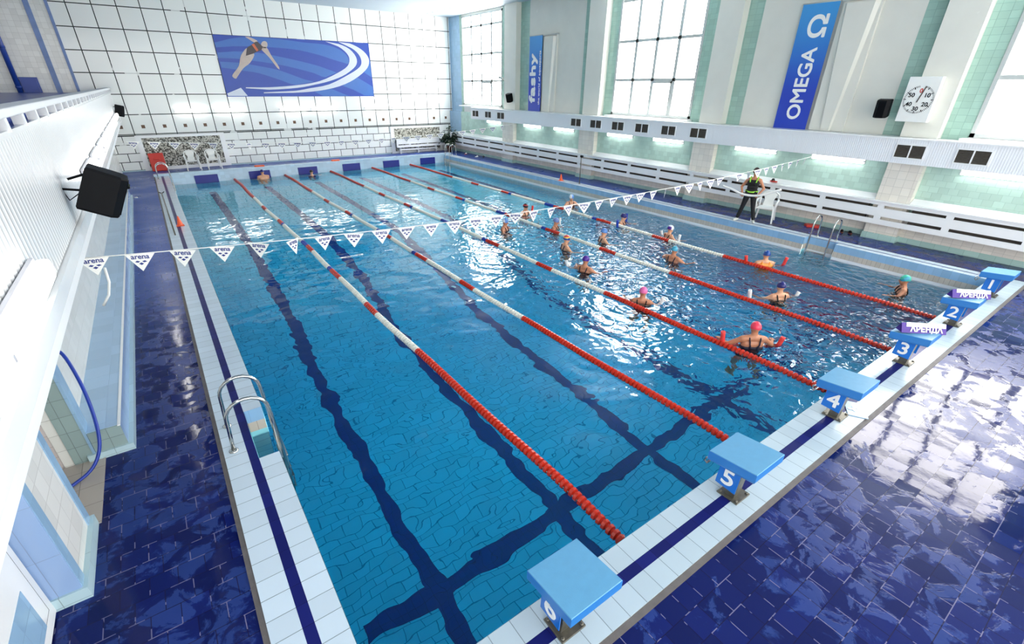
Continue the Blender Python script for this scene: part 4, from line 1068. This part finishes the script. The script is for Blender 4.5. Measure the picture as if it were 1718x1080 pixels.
def noodle(label, mat, x, y, face, lift=(.14, .14), half=(.42, .42), back=.05, z0=WZ, group='foam swim noodles'):
    t = thing('swim_noodle', label, 'swim noodle', (x, y, z0), face, group)
    pts = []
    ctrl = [(-half[0] - .06, back - .02, lift[0]), (-half[0], back, -.06), (-half[0] * .7, back + .12, -.22), (0, back + .2, -.3), (half[1] * .7, back + .12, -.22), (half[1], back, -.06), (half[1] + .06, back - .02, lift[1])]
    V = [Vector(c) for c in ctrl]; V = [2 * V[0] - V[1]] + V + [2 * V[-1] - V[-2]]
    for i in range(1, len(V) - 2):
        for k in range(5):
            u = k / 5; p0, p1, p2, p3 = V[i - 1], V[i], V[i + 1], V[i + 2]
            pts.append(.5 * ((2 * p1) + (p2 - p0) * u + (2 * p0 - 5 * p1 + 4 * p2 - p3) * u * u + (3 * p1 - p0 - 3 * p2 + p3) * u ** 3))
    pts.append(V[-2])
    b = MB(); b.tube(pts, .04, M[mat], 12, caps=True); b.build('foam_tube', None, t)
    for e, d in ((pts[0], pts[0] - pts[1]), (pts[-1], pts[-1] - pts[-2])):
        q = MB(); d = d.normalized(); q.tube([e - d * .01, e + d * .002], .012, None, 8); q.build('core_hole', M['dark_slot'], t)
    return t

def build_people():
    IX, IY = 14.25, 5.88
    def fa(x, y, off=0.): return math.atan2(-(IX - x), IY - y) + off
    S = swimmer
    S('woman swimmer in bright pink cap, bare back and legs visible, front of the class', 7.58, 1.70, -.05, fa(7.6, 1.69, .35), ['cap_pink'], 'navy_suit', 'skin_tan', .012, .33, .16, -.02, None, 1.18, 'pink')
    S('swimmer in mottled teal cap, bare orange-tanned back, nearest the right pool corner', 12.87, 1.153, -.13, fa(12.87, 1.153, .7), ['cap_teal', 'cap_cyan'], 'black_fabric', 'skin_tan', capsplit=lambda q: int((math.sin(q.x * 60) + math.sin(q.z * 50 + q.y * 40)) > .4), spread=.28, broad=1.1)
    S('swimmer in dark blue cap and orange top with red noodle in lane one', 12.03, 3.9, -.14, fa(12.03, 3.9, .1), ['cap_blue'], 'orange_suit', 'skin', broad=1.1, spread=.24)
    S('swimmer in navy cap and black crossed straps between white noodle ends', 10.16, 2.558, -.15, fa(10.16, 2.558, .4), ['cap_navy'], 'black_fabric')
    S('swimmer in rose pink cap close to the third lane rope', 7.5, 4.12, -.19, fa(7.5, 4.12, .35), ['cap_rose'], 'black_fabric', 'skin_tan')
    S('swimmer in deep purple cap with white noodle at left', 7.829, 6.23, -.14, fa(7.829, 6.23, .35), ['cap_purple'], 'navy_suit', 'skin_tan')
    S('swimmer in rainbow striped cap in lane three', 8.642, 7.854, -.14, fa(8.642, 7.854), ['cap_red', 'cap_yellow', 'cap_blue'], 'navy_suit', 'skin', capsplit=lambda q: 0 if q.z > .06 else (1 if q.z > .03 else 2))
    S('swimmer in white and blue cap, farthest left of the class', 8.331, 10.442, -.15, fa(8.331, 10.442, -.3), ['cap_sky', 'cap_white'], 'navy_suit', 'skin_tan', capsplit=lambda q: int(q.y < .02 and q.z < .07))
    S('swimmer in slate blue cap behind a flag, white noodle at left', 9.83, 9.69, -.19, fa(9.83, 9.69, -.3), ['cap_slate'], 'black_fabric', 'skin_tan')
    S('swimmer in black and red cap with red noodle end at left', 10.15, 11.761, -.15, fa(10.15, 11.761, -.4), ['cap_black', 'cap_red'], 'black_fabric', 'skin', capsplit=lambda q: int(abs(q.z - .05) < .014))
    S('swimmer in pale blue cap alone, nearest the far right side', 12.513, 11.92, -.12, fa(12.5, 11.9, -.6), ['cap_sky', 'cap_white'], 'navy_suit', 'skin', capsplit=lambda q: int(q.x > .02))
    S('swimmer in dark navy cap holding blue noodle in lane one', 12.07, 8.83, -.17, fa(12.07, 8.83, -.2), ['cap_navy'], 'navy_suit', spread=.25)
    S('swimmer in light blue cap among broken water in lane two', 10.075, 7.787, -.14, fa(10.075, 7.787), ['cap_sky'], 'navy_suit')
    S('swimmer in white and violet cap behind the second lane rope', 12.0, 6.88, -.13, fa(12.0, 6.88, .1), ['cap_white', 'cap_purple'], 'black_fabric', 'skin', spread=.24, capsplit=lambda q: int(q.y < -.02 and q.z < .07))
    S('swimmer in cyan and grey cap with bare tanned shoulders in lane two', 10.338, 5.473, -.13, fa(10.338, 5.473), ['cap_cyan', 'cap_grey'], 'navy_suit', 'skin_tan', capsplit=lambda q: int(q.y > .01), broad=1.05)
    S('bare shouldered man resting at far end wall, second pad from left', 3.75, 24.45, -.08, math.radians(8), ['cap_navy'], None, 'skin', spread=.19, fwd=.2, broad=1.35, legs='short', armz=-.04)
    S('dark haired swimmer low in water at third pad from left', 6.02, 24.4, -.27, 0, None, 'navy_suit', 'skin', hair=True, spread=.4, fwd=.05, legs='short')
    N = noodle
    N('red foam noodle held by the woman in bright pink cap', 'noodle_red', 7.7, 1.78, fa(7.6, 1.69, .35), (.24, .16), (.5, .46), -.06)
    N('red foam noodle held by the swimmer in orange top', 'noodle_red', 12.08, 3.95, fa(12.03, 3.9, .1), (.2, .2), (.4, .5), .04)
    N('white foam noodle of the swimmer in navy cap', 'noodle_white', 10.2, 2.65, fa(10.2, 2.6, .4), (.18, .08), (.58, .5), .0)
    N('white foam noodle beside the swimmer in rose pink cap', 'noodle_white', 7.54, 4.14, fa(7.36, 4.05, .35), (.02, .14), (.3, .36), .0)
    N('white foam noodle of the swimmer in purple cap', 'noodle_white', 7.86, 6.25, fa(7.83, 6.23, .35), (.14, .02), (.5, .4), .0)
    N('white foam noodle of the swimmer in slate blue cap', 'noodle_white', 9.87, 9.74, fa(9.67, 9.55, -.3), (.2, .0), (.5, .4), .0)
    N('red foam noodle of the swimmer in black and red cap', 'noodle_red', 10.18, 11.8, fa(10.15, 11.76, -.4), (.22, .02), (.36, .36), .0)
    N('dark blue foam noodle with upright ends held in lane one', 'noodle_blue', 12.1, 8.88, fa(12.07, 8.83, -.2), (.24, .24), (.42, .5), .0)
    N('white foam noodle of the swimmer in white and violet cap', 'noodle_white', 12.06, 6.93, fa(12.0, 6.88, .1), (.1, .22), (.36, .46), .0)

    # instructor
    face = math.radians(108)
    t = thing('person', 'woman instructor in black top with lime straps standing on right coping', 'person', (14.28, 5.88, 0), face)
    b = MB(); hc = (0.0, .015, 1.49); head_shapes(b, hc)
    b.caps((0, 0, 1.42), (0, -.01, 1.32), .046, .05)
    b.caps((0, -.01, 1.28), (-.15, -.015, 1.255), .06, .052); b.caps((0, -.01, 1.28), (.15, -.015, 1.255), .06, .052)
    b.caps((-.075, 0, 1.17), (.075, 0, 1.17), .098, .098); b.caps((-.055, 0, 1.03), (.055, 0, 1.03), .088, .088); b.caps((-.07, 0, .88), (.07, 0, .88), .1, .1)
    for s in (-1, 1):
        q = Vector((s * .17, -.015, 1.25)); el = Vector((s * .31, -.04, 1.02)); wr = Vector((s * .225, .13, .86))
        b.caps(q, el, .048, .038); b.caps(el, wr, .037, .027)
        hand_shapes(b, wr, (-s * .35, .55, -.55), (0, -.7, -.6), 1.0, .9)
        hp = Vector((s * .085, 0, .84)); kn = Vector((s * .15, .02, .45)); an = Vector((s * .23, -.01, .09))
        b.caps(hp, kn, .083, .052); b.caps(kn, an, .05, .034)
    remeshed(b, .0085, 'body', M['skin_tan'], t, 2)
    b = MB(); e = .013
    b.caps((-.07, 0, 1.16), (.07, 0, 1.16), .098 + e, .098 + e); b.caps((-.055, 0, 1.03), (.055, 0, 1.03), .088 + e, .088 + e); b.caps((-.07, 0, .9), (.07, 0, .9), .1 + e, .1 + e)
    remeshed(b, .011, 'tank_top', M['black_fabric'], t, 2)
    b = MB()
    for s in (-1, 1):
        pts = [Vector((s * .085, .1, 1.2)), Vector((s * .1, .065, 1.29)), Vector((s * .1, -.0, 1.335)), Vector((s * .09, -.08, 1.29)), Vector((s * .07, -.11, 1.2))]
        for p, q in zip(pts, pts[1:]): b.caps(p, q, .02, .02, 8)
    remeshed(b, .01, 'shoulder_strap', M['lime'], t, 2)
    b = MB(); b.rings([[((.07 + .113) * math.cos(2 * PI * k / 24) , .12 * math.sin(2 * PI * k / 24), z + .012 * math.cos(2 * PI * k / 12)) for k in range(24)] for z in (.905, .945)], None, caps=False); b.build('waist_band', M['lime'], t, recalc=False)
    b = MB(); b.caps((-.07, 0, .84), (.07, 0, .84), .112, .112)
    for s in (-1, 1):
        hp = Vector((s * .085, 0, .82)); kn = Vector((s * .15, .02, .45)); an = Vector((s * .228, -.01, .12)); b.caps(hp, kn, .096, .066); b.caps(kn, an, .064, .056)
    remeshed(b, .012, 'trousers', M['black_fabric'], t, 2)
    for s in (-1, 1):
        b = MB(); an = Vector((s * .23, -.02, .055)); b.caps(an + Vector((0, -.03, -.01)), an + Vector((s * .05, .13, -.018)), .045, .036); b.caps(an, an + Vector((0, 0, .05)), .042, .042)
        remeshed(b, .01, 'shoe', M['panel_wall'], t, 1)
    capshape(t, 'hair', (0, .0, 1.508), (.086, .106, .104), [M['hair']], -.35)
    for s in (-1, 1):
        q = MB(); q.ball((s * .03, .097, 1.49), (.011, .007, .008), None, 8); q.build('eye', M['black'], t)
    n = thing('swim_noodle', 'white foam noodle held at hip height by the instructor', 'swim noodle', (14.28, 5.88, 0), face, 'foam swim noodles')
    pts = [(-.8, .16, 1.09), (-.5, .17, .95), (-.27, .2, .86), (0, .2, .825), (.27, .2, .855), (.5, .17, .93), (.82, .12, 1.0)]
    V = [Vector(p) for p in pts]; V = [2 * V[0] - V[1]] + V + [2 * V[-1] - V[-2]]; sm = []
    for i in range(1, len(V) - 2):
        for k in range(5):
            u = k / 5; p0, p1, p2, p3 = V[i - 1], V[i], V[i + 1], V[i + 2]
            sm.append(.5 * ((2 * p1) + (p2 - p0) * u + (2 * p0 - 5 * p1 + 4 * p2 - p3) * u * u + (3 * p1 - p0 - 3 * p2 + p3) * u ** 3))
    sm.append(V[-2])
    b = MB(); b.tube(sm, .033, None, 12); b.build('foam_tube', M['noodle_white'], n)
build_people()

# ------------------------------------------------------------------ light, world, camera
def build_light():
    w = bpy.data.worlds.new('sky'); scene.world = w; w.use_nodes = True
    bg = w.node_tree.nodes['Background']; bg.inputs[0].default_value = (1.0, .985, .95, 1); bg.inputs[1].default_value = 2.7
build_light()

cam = bpy.data.cameras.new('camera'); co = bpy.data.objects.new('camera', cam); COL.objects.link(co)
cx, cy, cz, rx, ry, rz, f, px, py = -.26328, -1.74962, 3.67147, 1.08400, .00911, -.61960, 784.518, 850.632, 560.683
co.matrix_world = Matrix.Translation((cx, cy, cz)) @ Matrix.Rotation(rz, 4, 'Z') @ Matrix.Rotation(rx, 4, 'X') @ Matrix.Rotation(ry, 4, 'Z')
cam.sensor_width = 36; cam.lens = f / 1718 * 36; cam.shift_x = (859 - px) / 1718; cam.shift_y = (py - 540) / 1718
cam.clip_start = .05; cam.clip_end = 200
scene.camera = co

scene.view_settings.view_transform = 'Standard'; scene.view_settings.look = 'None'; scene.view_settings.gamma = 1
scene.view_settings.use_curve_mapping = False
scene.view_settings.exposure = 0.62
cy_ = scene.cycles
cy_.use_denoising = True
try: cy_.denoiser = 'OPENIMAGEDENOISE'
except Exception: pass
cy_.max_bounces = 10; cy_.diffuse_bounces = 4; cy_.glossy_bounces = 4; cy_.transmission_bounces = 8; cy_.volume_bounces = 0
cy_.caustics_reflective = True; cy_.caustics_refractive = True; cy_.sample_clamp_indirect = 6.0; cy_.blur_glossy = .3
cy_.use_adaptive_sampling = True; cy_.adaptive_threshold = .025
